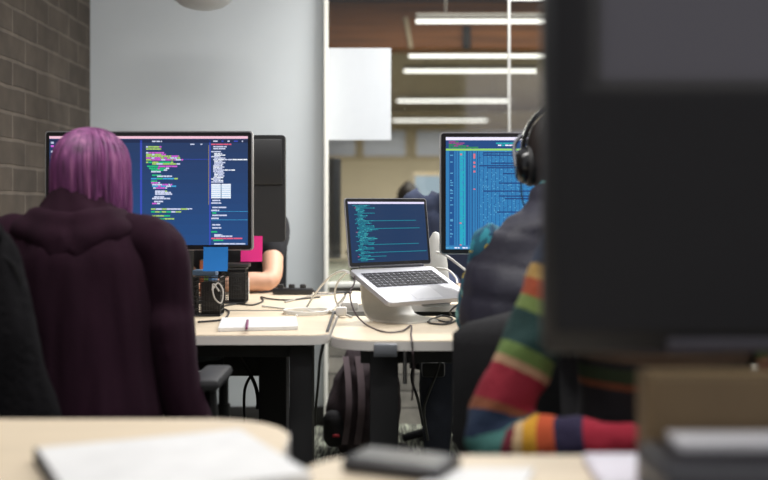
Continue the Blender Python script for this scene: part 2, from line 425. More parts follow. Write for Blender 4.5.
tag(MB().tube([p, q], .022, smooth=False, n=10).build('hanging_rod', mat('pale_rod', 'c8b89a', .4), smooth=True), 'short pale rod hanging at a slant in front of the timber beam', 'rod')
p, q = at(467.5, 24, 9.7), at(467.5, 48, 9.7)
tag(MB().box(((p.x + q.x) / 2, 9.785, (p.z + q.z) / 2), (.07, .05, p.z - q.z), bev=.008).build('metal_bracket', mat('dark_iron', '2b2724', .6, .3)), 'dark upright metal bracket on the brown timber beam', 'bracket')
# paper sheet taped to the glass
s0, s1 = at(326.5, 48, WD + .052), at(391, 140, WD + .052)
tag(MB().box(((s0.x + s1.x) / 2, WD + .0525, (s0.z + s1.z) / 2), (s1.x - s0.x, .004, s0.z - s1.z)).build('paper_sheet', mat('translucent_paper', 'c3c7ca', .8, var=.015), smooth=False),
    'blank white paper sheet stuck on the glass beside the white wall', 'paper')
# tall grey screen on a stand, seen behind the edge of the wall
t = thing('presentation_screen', 'tall dark grey screen on a stand behind the glass by the wall edge', 'screen', (-.36, 6.9, 0))
rot = Matrix.Rotation(R(-52), 3, 'Z')
MB().box((-.40, 6.95, 1.07), (.34, .06, .64), rot, .008).build('panel', mat('screen_grey', '57585e', .35, var=.05), t)
MB().box((-.42, 6.98, .42), (.07, .05, .80), rot, .006).build('pole', grey_metal, t)
MB().box((-.42, 6.98, .015), (.40, .42, .03), rot, .008).build('base', grey_metal, t)
# far desk with pale screen, far person
black_pl = mat('black_plastic', '242425', .45, var=.06)
dark_metal = mat('black_metal', '272728', .55, .0, .05)
fd = thing('far_desk', 'dark far desk under the pale screen beyond the glass', 'desk', (.42, 8.75, 0))
MB().box((.45, 8.75, .715), (1.5, .7, .03), bev=.004).build('tabletop', mat('dark_table', '3a3632', .5), fd)
for sx in (-.24, 1.14):
    for sy in (8.46, 9.04): MB().box((sx, sy, .35), (.05, .05, .70), bev=.004).build('leg', dark_metal, fd)
t = thing('far_display', 'pale blue lit screen seen beyond the glass beside the dark haired head', 'monitor', (.40, 8.9, DZ))
p0, p1 = at(415, 174, 8.9), at(462, 199, 8.9)
MB().box(((p0.x + p1.x) / 2, 8.915, (p0.z + p1.z) / 2), (p1.x - p0.x + .03, .03, p0.z - p1.z + .03), bev=.006).build('case', mat('beige_case', 'c9b99a', .5), t)
MB().box(((p0.x + p1.x) / 2, 8.899, (p0.z + p1.z) / 2 - .006), (p1.x - p0.x, .004, p0.z - p1.z - .02)).build('screen', emit('pale_screen', 'b4c6d2', .8), t, False)
MB().box(((p0.x + p1.x) / 2, 8.93, .93), (.06, .03, .40), bev=.005).build('neck', grey_metal, t)
MB().box(((p0.x + p1.x) / 2, 8.93, .737), (.22, .16, .014), bev=.004).build('foot', grey_metal, t)
dark_hair = mat('dark_brown_hair', '1f1714', .55, var=.4, scale=40, stretch=(1, 1, .15))
denim = mat('dark_denim', '20242e', .9, var=.1, scale=60, bump=.2, bscale=300)
shoe_m = mat('black_shoe', '1b1a1a', .6)
fp = Fig('person', 'person with short dark hair sitting in the room beyond the glass', (.185, 8.0, 0), 0, dict(head=(0, .06, 1.135), neck=(0, .03, 1.0), shoR=(.165, .01, .94), shoL=(-.165, .01, .94), upper=(0, .01, .92), chest=(0, .02, .84)))
fp.body(.012); fp.cap_hair(dark_hair)
fuse('jumper', [fp.torso(.014), fp.arm('R', .013), fp.arm('L', .013)], .014, mat('navy_knit', '1d2638', .9, var=.1), fp.root, 4, lambda c: .005 * noise.noise(c * 20))
fp.legs_clothes(denim, shoe_m)

# ================================================================== DESKS
maple = mat('pale_maple_laminate', 'd8c8ae', .42, var=.09, scale=5, stretch=(1, 9, 9))
edge_w = mat('white_edge_band', 'e3dfd8', .45, var=.02)
def desk(name, label, x0, y0, x1, y1, r, posts, group=None, apron=True, th=.026):
    t = thing(name, label, 'desk', ((x0 + x1) / 2, (y0 + y1) / 2, 0), group)
    MB().prism(rrect(x0, y0, x1, y1, r), DZ - th, DZ, 0, bev=.002, mi_side=0).build('tabletop', maple, t)
    q = MB(); out = rrect(x0 - .0015, y0 - .0015, x1 + .0015, y1 + .0015, [a + .0015 for a in (r if isinstance(r, (list, tuple)) else [r] * 4)])
    V = [[Vector((x, y, z)) for x, y in out] for z in (DZ - th - .001, DZ - .0022)]
    inn = rrect(x0 + .002, y0 + .002, x1 - .002, y1 - .002, [max(.001, a - .002) for a in (r if isinstance(r, (list, tuple)) else [r] * 4)])
    W = [[Vector((x, y, z)) for x, y in inn] for z in (DZ - .0022, DZ - th - .001)]
    q.loft(V + W + [V[0]], cap=False).build('edge_band', edge_w, t)
    if apron:
        for yy in (y0 + .12, y1 - .10): MB().box(((x0 + x1) / 2, yy, DZ - th - .025), (x1 - x0 - .16, .04, .048), bev=.003).build('frame_rail', dark_metal, t)
    for (px, py, sx, sy) in posts:
        l = MB().box((px, py, (DZ - th) / 2 + .01), (sx, sy, DZ - th - .02), bev=.005).build('leg', dark_metal, t)
        MB().box((px, py, .012), (sx + .05, sy + .10, .024), bev=.006).build('foot_plate', dark_metal, l)
    return t
dl = desk('desk', 'pale maple desk on black legs at the left, with the notepad on it', -1.42, 2.95, -.155, 3.615, (.02, .055, .02, .02), [(-.236, 3.07, .066, .10), (-.352, 3.42, .088, .10), (-1.36, 3.07, .066, .10), (-1.36, 3.42, .066, .10)], 'desks in two facing rows')
dr = desk('desk', 'pale maple desk in the middle under the laptop, with grey clamp on its edge', -.145, 2.83, 1.42, 3.46, (.13, .02, .02, .02), [(0.0, 2.965, .078, .12), (1.30, 2.965, .078, .12), (1.30, 3.34, .078, .08)], 'desks in two facing rows')
desk('desk', 'pale maple desk behind the left one, where the bare forearm rests', -1.42, 3.665, -.165, 4.40, .02, [(-.42, 4.25, .08, .08), (-1.36, 3.80, .08, .08), (-1.36, 4.25, .08, .08)], 'desks in two facing rows')
desk('desk', 'pale maple desk behind the laptop desk, across a dark gap', -.15, 3.87, 1.42, 4.45, .02, [(.75, 4.2, .08, .08), (1.30, 3.97, .08, .08), (1.30, 4.25, .08, .08)], 'desks in two facing rows')
c0 = at(385.5, 348, 2.815)
MB().box((c0.x, 2.822, DZ - .022), (.062, .02, .03), bev=.004).box((c0.x, 2.86, DZ - .037), (.062, .09, .008), bev=.002).build('clamp', mat('grey_plastic', '74777c', .5), dr)
MB().tube([at(405, 350, 2.93), at(405, 384, 2.93)], .006, smooth=False, n=10).build('crank_rod', mat('steel', 'a8a6a2', .3, .9), dr)
desk('desk', 'blurred pale maple desk in the left foreground under the white pad', -1.25, .95, -.148, 1.795, (.02, .02, .14, .02), [(-.30, 1.55, .07, .07), (-1.15, 1.55, .07, .07), (-.30, 1.05, .07, .07), (-1.15, 1.05, .07, .07)], 'foreground desks')
desk('desk', 'blurred pale maple desk in the right foreground under the black screen', -.110, .95, 1.25, 1.535, (.02, .02, .02, .10), [(.05, 1.40, .07, .07), (1.15, 1.40, .07, .07), (.05, 1.05, .07, .07), (1.15, 1.05, .07, .07)], 'foreground desks')

# ================================================================== OFFICE CHAIRS
chair_f = mat('charcoal_chair_fabric', '28282a', .95, var=.12, scale=80, bump=.3, bscale=300)
def office_chair(label, loc, yaw, bw=.44, bz=(.56, .98), by=-.23, seat=(.46, .44), arms=True, seat_z=.46):
    t = thing('office_chair', label, 'chair', (0, 0, 0), 'office chairs')
    MB().prism(rrect(-seat[0] / 2, -seat[1] / 2, seat[0] / 2, seat[1] / 2, .07), seat_z - .07, seat_z, bev=.018).build('seat', chair_f, t)
    n = 14; rings = []
    for k in range(n + 1):
        u = k / n; z = bz[0] + (bz[1] - bz[0]) * u
        h = bw / 2 * (1 - .5 * max(0, (u - .86) / .14) ** 2 - .25 * max(0, (.15 - u) / .15) ** 2); y = by + .015 * math.cos(u * PI * 1.4) - .02 * u
        rings.append([Vector((h * math.sin(a) if True else 0, y + .016 * math.cos(a) * 1.0 + .05 * (math.sin(a) ** 2), z)) for a in [2 * PI * j / 24 for j in range(24)]])
    MB().loft(rings).build('backrest', chair_f, t)
    MB().tube([(0, -.08, seat_z - .06), (0, by + .02, seat_z - .05), (0, by - .005, bz[0] + .10)], .022).build('back_support', black_pl, t)
    MB().lathe((0, 0, .09), [(.03, 0), (.03, .12), (.022, .121), (.022, seat_z - .16)], 16).build('gas_lift', dark_metal, t)
    for k in range(5):
        a = 2 * PI * k / 5 + .3; e = Vector((.27 * math.cos(a), .27 * math.sin(a), .075))
        l = MB().tube([(0, 0, .105), (e.x * .5, e.y * .5, .10), e], lambda u: .024 - .008 * u, sub=4).build('base_arm', black_pl, t)
        MB().lathe(e + Vector((0, 0, -.047)), [(.001, -.026), (.026, -.024), (.026, .024), (.001, .026)], 16, M=Matrix.Rotation(R(90), 3, 'X') @ Matrix.Rotation(a, 3, 'Y')).build('caster', black_pl, l)
    if arms:
        for sx in (-1, 1):
            l = MB().tube([(sx * .17, -.02, seat_z - .055), (sx * .30, -.02, seat_z - .05), (sx * .295, -.02, seat_z + .17)], .016).build('arm_support', black_pl, t)
            MB().box((sx * .295, .0, seat_z + .19), (.075, .25, .03), bev=.012).build('arm_pad', mat('grey_arm_pad', '2b2b2c', .6), l)
    t.location = loc; t.rotation_euler = (0, 0, -yaw)
    return t
office_chair('dark office chair under the purple haired person, its right armrest showing', (-.735, 2.72, 0), 0, .40, (.40, .53), -.24)
office_chair('charcoal office chair behind the back of the headphones wearer', (.425, 2.66, 0), 0, .54, (.50, .85), -.27, arms=False)
office_chair('dark office chair under the person in the striped sweater', (.545, 2.08, 0), PI, .34, (.56, .80), -.22, arms=False)
office_chair('black office chair behind the bare forearm by the white wall', (-.71, 4.72, 0), PI, .52, (.55, 1.02), -.24, arms=False)
office_chair('black office chair under the person in navy behind the right display', (.34, 4.72, 0), PI, .40, (.56, .90), -.24, arms=False)
office_chair('black office chair under the dark haired person beyond the glass', (.185, 8.0, 0), 0, .40, (.56, .86), -.23, arms=False)

# ================================================================== PEOPLE
# --- purple-haired person, back to us
wp = Fig('person', 'person with purple bobbed hair in a dark plum hooded coat, back turned', (-.75, 2.62, 0), 0,
         dict(head=(.012, .08, 1.165), neck=(0, .03, 1.035), upper=(0, .0, .965), chest=(0, .01, .87), shoR=(.165, .0, .985), shoL=(-.165, .0, .985), elbR=(.17, .10, .74), elbL=(-.17, .10, .74), wriR=(.10, .34, .765), wriL=(-.13, .34, .765)))
wp.body(.0085)
plum = mat('dark_plum_wool', '27131f', .95, var=.25, scale=9, stretch=(1.5, 1.5, .35), bump=.15, bscale=260, spec=.15)
V3 = Vector
def folds(amp, fx, fz):
    return lambda c: amp * noise.noise(V3((c.x * fx + 3, c.y * fx, c.z * fz))) + amp * .5 * noise.noise(V3((c.x * fx * 2.3, c.y * fx * 2.3, c.z * fz * 1.7 + 5)))
coat_chain = ([(wp.P(0, -.05, .40), .235, .15), (wp.P(0, -.045, .55), .225, .15), (wp.P(0, -.03, .75), .205, .145), (wp.P(0, -.01, .93), .205, .14), (wp.P(0, 0, 1.01), .185, .115), (wp.P(0, .01, 1.055), .11, .09)], wp.r)
co = fuse('coat', [coat_chain], .011, plum, wp.root, 4, folds(.012, 17, 1.4))
for sg, q in ((1, 'R'), (-1, 'L')):
    sh, el, wr = wp.J['sho' + q], wp.J['elb' + q], wp.J['wri' + q]
    fuse('sleeve', [[(sh + wp.V(-sg * .03, 0, .018), .07), (sh + wp.V(sg * .034, -.01, .0), .066), (sh + wp.V(sg * .050, .0, -.13), .062), (sh + wp.V(sg * .062, .02, -.25), .058), (el + wp.V(sg * .03, .05, -.03), .056), (el.lerp(wr, .5) + wp.V(0, 0, -.015), .058), (wr.lerp(el, .12), .05)],
                   [(sh + wp.V(sg * .055, -.02, -.18), .06), (sh + wp.V(sg * .085, -.02, -.34), .058), (sh + wp.V(sg * .13, -.01, -.47), .052)]], .011, plum, co, 5, folds(.007, 20, 2.5))
fuse('hood', [[(wp.P(-.15, .03, 1.025), .026), (wp.P(-.11, -.06, 1.025), .034), (wp.P(0, -.105, 1.0), .042), (wp.P(.11, -.06, 1.025), .034), (wp.P(.15, .03, 1.025), .026)],
              [(wp.P(-.10, .02, 1.058), .028), (wp.P(-.08, -.05, 1.055), .030), (wp.P(0, -.085, 1.045), .032), (wp.P(.08, -.05, 1.055), .030), (wp.P(.10, .02, 1.058), .028)],
              [(wp.P(-.06, -.09, 1.01), .036), (wp.P(0, -.11, .965), .040), (wp.P(.06, -.09, 1.01), .036)]], .010, plum, co, 9, folds(.005, 12, 6))
wp.legs_clothes(denim, shoe_m)
def bob_hair(fig):
    H = fig.J['head']; n = 120; mb = MB()
    prof = [(-.165, .086, .086), (-.12, .094, .098), (-.07, .095, .106), (-.02, .094, .112), (.03, .092, .112), (.07, .083, .100), (.098, .060, .074), (.114, .032, .040), (.121, .006, .008)]
    def pt(a, z, q, b, lift=0):
        fx, fy = math.cos(a), math.sin(a)
        cut = 1.0
        if fy > .3 and z < .055: cut = 1 - .30 * min(1, (fy - .3) / .25)
        g = 1 + .030 * noise.noise(V3((fx * 9, fy * 9, z * 3))) + .018 * noise.noise(V3((fx * 28, fy * 28, z * 4)))
        return H + fig.V(fx * (q * g + lift) * cut, fy * (b * g + lift) * cut - .012, z + (.010 * noise.noise(V3((fx * 7, fy * 7, 1))) if z < -.1 else 0))
    fine = []
    for i in range(len(prof) - 1):
        for k in range(4):
            t = k / 4; fine.append([prof[i][j] * (1 - t) + prof[i + 1][j] * t for j in range(3)])
    fine.append(list(prof[-1]))
    mb.loft([[pt(2 * PI * k / n, z, q, b) for k in range(n)] for z, q, b in fine])
    rnd = random.Random(5)
    for k in range(210):
        a0 = rnd.uniform(PI * .93, 2 * PI + .2) if k % 4 else rnd.uniform(0, 2 * PI)
        if .25 * PI < a0 % (2 * PI) < .75 * PI: continue
        drift = rnd.uniform(-.22, .22); end = rnd.randint(0, 7); pts = []
        for j in range(len(fine) - 2, end, -3):
            z, q, b = fine[j]; u = 1 - j / len(fine)
            pts.append(pt(a0 + drift * u, z, q, b, .0015 + .0035 * rnd.random() * u))
        w = rnd.uniform(.0022, .0042)
        mb.tube(pts, lambda u, w=w: w * (1 - .75 * abs(2 * u - 1) ** 2), n=5, sub=2)
    m = bpy.data.materials.new('purple_hair'); m.use_nodes = True; nt = m.node_tree; b = nt.nodes['Principled BSDF']
    tc = nt.nodes.new('ShaderNodeTexCoord'); mp = nt.nodes.new('ShaderNodeMapping'); mp.inputs['Scale'].default_value = (60, 60, 4)
    nt.links.new(tc.outputs['Object'], mp.inputs['Vector']); ns = nt.nodes.new('ShaderNodeTexNoise'); ns.inputs['Scale'].default_value = 1; ns.inputs['Detail'].default_value = 5
    nt.links.new(mp.outputs[0], ns.inputs['Vector']); r = nt.nodes.new('ShaderNodeValToRGB'); e = r.color_ramp.elements
    e[0].position = .3; e[0].color = lin('4a2144'); e[1].position = .72; e[1].color = lin('a2628c'); x = r.color_ramp.elements.new(.52); x.color = lin('7a3a70')
    nt.links.new(ns.outputs['Fac'], r.inputs['Fac']); nt.links.new(r.outputs[0], b.inputs['Base Color']); b.inputs['Roughness'].default_value = .58
    return mb.build('hair', m, fig.root)
bob_hair(wp)

# --- headphones wearer, back to us
hp = Fig('person', 'person in navy padded vest over a teal patterned shirt wearing headphones, back turned', (.44, 2.66, 0), 0,
         dict(head=(.015, .09, 1.215), neck=(0, .035, 1.075), upper=(0, .01, .98), chest=(0, .01, .88), shoR=(.155, .01, .985), shoL=(-.155, .01, .98), elbR=(.20, .17, .80), elbL=(-.195, .18, .79), wriR=(.12, .40, .77), wriL=(-.09, .42, .775)))
hp.body(.0085); hp.cap_hair(dark_hair, down=-.075)
teal = bpy.data.materials.new('teal_patterned_cloth'); teal.use_nodes = True
nt = teal.node_tree; tc = nt.nodes.new('ShaderNodeTexCoord'); vv = nt.nodes.new('ShaderNodeTexVoronoi'); vv.inputs['Scale'].default_value = 48
rr = nt.nodes.new('ShaderNodeValToRGB'); rr.color_ramp.interpolation = 'CONSTANT'; e = rr.color_ramp.elements
e[0].color = lin('1f5f74'); e[1].position = .55; e[1].color = lin('2f8a9a')
for pp, cc in ((.72, 'b9a23c'), (.80, '1d4a66'), (.92, '7fb8b4')):
    x = e.new(pp); x.color = lin(cc)
sx_ = nt.nodes.new('ShaderNodeSeparateColor'); nt.links.new(tc.outputs['Object'], vv.inputs['Vector']); nt.links.new(vv.outputs['Color'], sx_.inputs[0])
nt.links.new(sx_.outputs[0], rr.inputs['Fac']); nt.links.new(rr.outputs[0], nt.nodes['Principled BSDF'].inputs['Base Color']); nt.nodes['Principled BSDF'].inputs['Roughness'].default_value = .85
fuse('shirt', [hp.torso(.004, False), hp.arm('R', .010, .9), hp.arm('L', .016, .9), [(hp.J['upper'].lerp(hp.J['neck'], .4), .078), (hp.J['neck'] + V3((0, .005, .035)), .068)]], .012, teal, hp.root, 4, folds(.006, 20, 14))
vest_m = mat('navy_padded_nylon', '22212f', .6, var=.2, scale=7, bump=.1, bscale=60)
def puff(c):
    z = c.z; band = abs(math.sin((z - .02 * math.sin(c.x * 9)) * PI / .085)) ** .5
    return .007 * band - .004 + .005 * noise.noise(c * 13)
fuse('vest', [([(hp.P(0, -.03, .50), .262, .17), (hp.P(0, -.03, .66), .262, .165), (hp.P(0, -.02, .83), .250, .155), (hp.P(0, 0, .93), .238, .14), (hp.P(0, 0, 1.0), .200, .115), (hp.P(0, .01, 1.045), .142, .09), (hp.P(0, .015, 1.075), .095, .082)], hp.r),
              [(hp.P(0, .02, 1.03), .08), (hp.P(0, .030, 1.085), .072)]], .011, vest_m, hp.root, 4, puff)
hp.legs_clothes(denim, shoe_m)
# headphones
Hh = hp.J['head']
gloss_b = mat('glossy_black_plastic', '141415', .22, var=.05)
t = thing('headphones', 'black over-ear headphones worn by the person in the navy vest', 'headphones', Hh)
band = []
for k in range(13):
    a = PI * k / 12; band.append(Hh + V3((.100 * math.cos(a), -.012, .006 + .128 * math.sin(a))))
mb = MB(); P = smooth_path(band, 3); rings = []
for i, p in enumerate(P):
    tt = (P[min(i + 1, len(P) - 1)] - P[max(i - 1, 0)]).normalized(); nn = tt.cross(V3((0, 1, 0)))
    rings.append([p + V3((0, 1, 0)) * .017 * cx + nn * .006 * cy for cx, cy in ((-1, -.6), (-1, .6), (-.6, 1), (.6, 1), (1, .6), (1, -.6), (.6, -1), (-.6, -1))])
mb.loft(rings).build('headband', gloss_b, t)
for sg in (-1, 1):
    M_ = Matrix.Rotation(R(90) * sg, 3, 'Y'); c = Hh + V3((sg * .082, -.018, -.024)); k_ = 1.18
    cup = MB().lathe(c, [(.001, .036), (.026 * k_, .036), (.034 * k_, .030), (.040 * k_, .016), (.041 * k_, .008), (.036 * k_, .006), (.001, .006)], 36, M=M_).build('ear_cup', gloss_b, t)
    MB().lathe(c, [(.020, .008), (.043 * k_, .008), (.046 * k_, .0), (.043 * k_, -.010), (.028, -.012)], 36, M=M_).build('ear_cushion', mat('black_leatherette', '1b1a1a', .6, bump=.2), cup)
    MB().tube([Hh + V3((sg * .101, -.012, .055)), Hh + V3((sg * .120, -.012, .028)), c + V3((sg * .037, -.012, .0))], .0055).build('yoke', mat('chrome', 'b9b9bd', .2, .9), cup)
tag(MB().tube([Hh + V3((-.105, -.015, -.055)), Hh + V3((-.10, -.03, -.12)), Hh + V3((-.075, -.05, -.17)), Hh + V3((-.07, -.115, -.23))], .0022, n=6).build('headphone_cable', black_pl, t))

# --- person in the striped sweater, facing us
Dp = 2.08
sp = Fig('person', 'person in rainbow striped knit sweater, mostly hidden behind the black foreground screen', (.545, Dp, 0), PI,
         dict(head=(0, .06, 1.225), shoR=(.178, .02, 1.0), elbR=(.350, .11, .655), wriR=(.10, .215, .662), shoL=(-.18, .02, 1.0), elbL=(-.23, .10, .70), wriL=(-.10, .30, .76)))
sp.body(.0085); sp.cap_hair(dark_hair)
def striped(nm, S):
    m = bpy.data.materials.new(nm); m.use_nodes = True; nt = m.node_tree; b = nt.nodes['Principled BSDF']
    a = nt.nodes.new('ShaderNodeAttribute'); a.attribute_name = 'stripe'; r = nt.nodes.new('ShaderNodeValToRGB'); r.color_ramp.interpolation = 'CONSTANT'
    els = r.color_ramp.elements; els[0].position = 0; els[0].color = lin(S[0][1]); els[1].position = S[1][0]; els[1].color = lin(S[1][1])
    for p, c in S[2:]: els.new(p).color = lin(c)
    nt.links.new(a.outputs['Fac'], r.inputs['Fac']); nt.links.new(r.outputs[0], b.inputs['Base Color']); b.inputs['Roughness'].default_value = .95
    tc = nt.nodes.new('ShaderNodeTexCoord'); w = nt.nodes.new('ShaderNodeTexVoronoi'); w.inputs['Scale'].default_value = 160; nt.links.new(tc.outputs['Object'], w.inputs['Vector'])
    bp = nt.nodes.new('ShaderNodeBump'); bp.inputs['Strength'].default_value = .4; bp.inputs['Distance'].default_value = .004
    nt.links.new(w.outputs['Distance'], bp.inputs['Height']); nt.links.new(bp.outputs[0], b.inputs['Normal'])
    return m
SLEEVE = [(0, '1b2a40'), (.13, 'a8874c'), (.17, '97452a'), (.215, '66783f'), (.255, '1b3836'), (.345, '5f763c'), (.385, 'ab8769'), (.41, '86192b'), (.505, '80492f'), (.535, '1a2a42'), (.60, '40706a'), (.67, '661d2b'), (.70, 'c0a37a'), (.725, 'c48f26'), (.765, 'b54c28'), (.81, '241d3a'), (.88, '96192f')]
TORSO = [(0, '1b2a40'), (.10, '86192b'), (.18, '1b3836'), (.26, 'a8874c'), (.30, '241d3a'), (.385, '57493a'), (.425, '1d2020'), (.445, '2a3a22'), (.485, '6e3f26'), (.51, '1d1c20'), (.70, '86192b')]  # lower stripes darkened: shade below the display is put into their colours
SM = striped('striped_knit', SLEEVE); SB = striped('striped_knit_body_shaded', TORSO)
def set_stripe(o, path=None):
    at_ = o.data.attributes.new('stripe', 'FLOAT', 'POINT'); off = wpos(o)
    vals = []
    if path:
        segs = [(path[i], path[i + 1]) for i in range(len(path) - 1)]; L = sum((b - a).length for a, b in segs)
    for v in o.data.vertices:
        c = v.co + off
        if path:
            best = (9, 0); acc = 0
            for a, b in segs:
                d = b - a; t = max(0, min(1, (c - a).dot(d) / d.length_squared)); q = (a + d * t - c).length
                if q < best[0]: best = (q, (acc + t * d.length) / L)
                acc += d.length
            vals.append(best[1])
        else: vals.append(min(.99, max(0, (1.06 - c.z) / .62)))
    at_.data.foreach_set('value', vals)
sw = fuse('sweater', [sp.torso(.022), [(sp.J['upper'].lerp(sp.J['neck'], .5), .085), (sp.J['neck'], .07)]], .011, SB, sp.root, 4, folds(.006, 14, 8)); set_stripe(sw)
for q in 'RL':
    sl = fuse('sleeve', [(lambda a: a[:4] + [(a[4][0], .056), (a[5][0], .047)])(sp.arm(q, .012, .95))], .010, SM, sw, 4, folds(.006, 22, 16)); set_stripe(sl, smooth_path([sp.J['sho' + q] + V3((0, 0, .04)), sp.J['elb' + q], sp.J['wri' + q]], 10))
sp.legs_clothes(mat('black_trousers', '1e1d1f', .9, var=.1), shoe_m)

# --- person across the left desk (forearm on the desk)
bp_ = Fig('person', 'person in black t-shirt across the left desks, bare forearm resting on the desk', (-.655, 4.66, 0), PI,
          dict(hipR=(.10, .01, .54), hipL=(-.07, .02, .54), kneR=(.36, .34, .52), kneL=(.20, .42, .52), ankR=(.40, .32, .09), ankL=(.24, .40, .09), head=(0, .08, 1.18), neck=(0, .04, 1.07), shoL=(-.175, .02, 1.0), elbL=(-.19, .27, .785), wriL=(.02, .36, .765), shoR=(.175, .02, 1.0), elbR=(.20, .04, .74), wriR=(.10, .26, .62)))
bp_.body(.0085, curl=.5, skin=mat('pale_skin', 'dba98c', .55, var=.06, scale=25)); bp_.cap_hair(dark_hair)
fuse('t_shirt', [bp_.torso(.014), bp_.arm('R', .016, 0)[:3], bp_.arm('L', .016, 0)[:3]], .012, mat('black_cotton', '1c1c1f', .95, var=.1), bp_.root, 4, folds(.006, 18, 10))
bp_.legs_clothes(denim, shoe_m)
# --- person across the right desk
np_ = Fig('person', 'person in dark navy top across the right desk, behind the right display', (.33, 4.62, 0), PI,
          dict(head=(0, .09, 1.225), neck=(0, .05, 1.10), upper=(0, .02, 1.05), chest=(0, .03, .93), shoR=(.18, .02, 1.085), shoL=(-.18, .02, 1.085), elbR=(.215, .12, .84), elbL=(-.215, .12, .84), wriR=(.06, .33, .765), wriL=(-.08, .33, .765)))
np_.body(.009); np_.cap_hair(dark_hair, top=.0)
fuse('jacket', [np_.torso(.02), np_.arm('R', .022), np_.arm('L', .022)], .012, mat('navy_cotton', '222b42', .9, var=.12), np_.root, 4, folds(.008, 16, 10))
np_.legs_clothes(denim, shoe_m)

# ================================================================== DISPLAYS
bez = mat('black_glass_bezel', '1a1a1c', .25, var=.03); alu = mat('brushed_aluminium', 'b9b9bb', .35, .85, .05, 40, stretch=(1, 1, 12))
def display(label, x0, x1, z0, z1, D, screen_mats, draw, bezel=.018, top=.018, bot=.02, depth=.035, rim=True, neck_x=None):
    cx = (x0 + x1) / 2
    t = thing('monitor', label, 'monitor', (cx, D + .06, DZ))
    MB().prism(rrect(x0, z0, x1, z1, .010), -depth, 0, M=Matrix.Translation((0, D, 0)) @ Matrix.Rotation(R(90), 4, 'X')).build('case', alu if rim else black_pl, t)
    MB().prism(rrect(x0 + .004, z0 + .004, x1 - .004, z1 - .004, .008), 0, .0025, M=Matrix.Translation((0, D, 0)) @ Matrix.Rotation(R(90), 4, 'X')).build('bezel', bez, t)
    sx0, sx1, sz0, sz1 = x0 + bezel, x1 - bezel, z0 + bot, z1 - top
    mb = MB(); W, H = sx1 - sx0, sz1 - sz0; ys = D - .003
    def rect(u0, v0, u1, v1, mi, lay=1):
        y = ys - .00025 * lay
        mb.poly([(sx0 + u0 * W, y, sz1 - v1 * H), (sx0 + u1 * W, y, sz1 - v1 * H), (sx0 + u1 * W, y, sz1 - v0 * H), (sx0 + u0 * W, y, sz1 - v0 * H)], mi)
    draw(rect); mb.build('screen', screen_mats, t, False)
    MB().box((cx, D + depth + .03, (DZ + z0 + .12) / 2 + .02), (.10, .012, z0 + .12 - DZ), bev=.004).build('neck', alu if rim else black_pl, t)
    MB().box((cx, D + .05, DZ + .006), (.24, .18, .011), bev=.004).build('foot', alu if rim else black_pl, t)
    return t
rnd = random.Random(11)
def words_row(rect, u, v, h, length, cols, wmin=.008, wmax=.03, gap=.004, lay=2):
    end = u + length
    while u < end - .002:
        w = min(rnd.uniform(wmin, wmax), end - u); rect(u, v, u + w, v + h, rnd.choice(cols), lay); u += w + gap
LM = [emit('navy_editor', '243f68', .95), emit('menu_pink', 'f3c3d6', 1.0), emit('violet_line', '3b4fc0', .9), emit('code_white', 'cfd6f0', 1.0), emit('code_magenta', 'cf5fd0', 1.0),
      emit('code_green', '22c07a', 1.0), emit('code_lime', 'a9cf6a', 1.0), emit('code_cyan', '3fa6d8', 1.0), emit('code_red', 'e8607c', 1.0), emit('table_white', 'e8eef8', 1.05), emit('editor_light', '204f86', .95), emit('dark_bar', '1d2c50', .9), emit('icon_grey', 'a8946a', .8)]
LM += [emit('editor_blue_shade_%s' % 'abcdefghij'[k], '%02x%02x%02x' % (int(36 - k * .3), int(60 + k * 1.9), int(102 + k * 3.6)), .95) for k in range(10)]
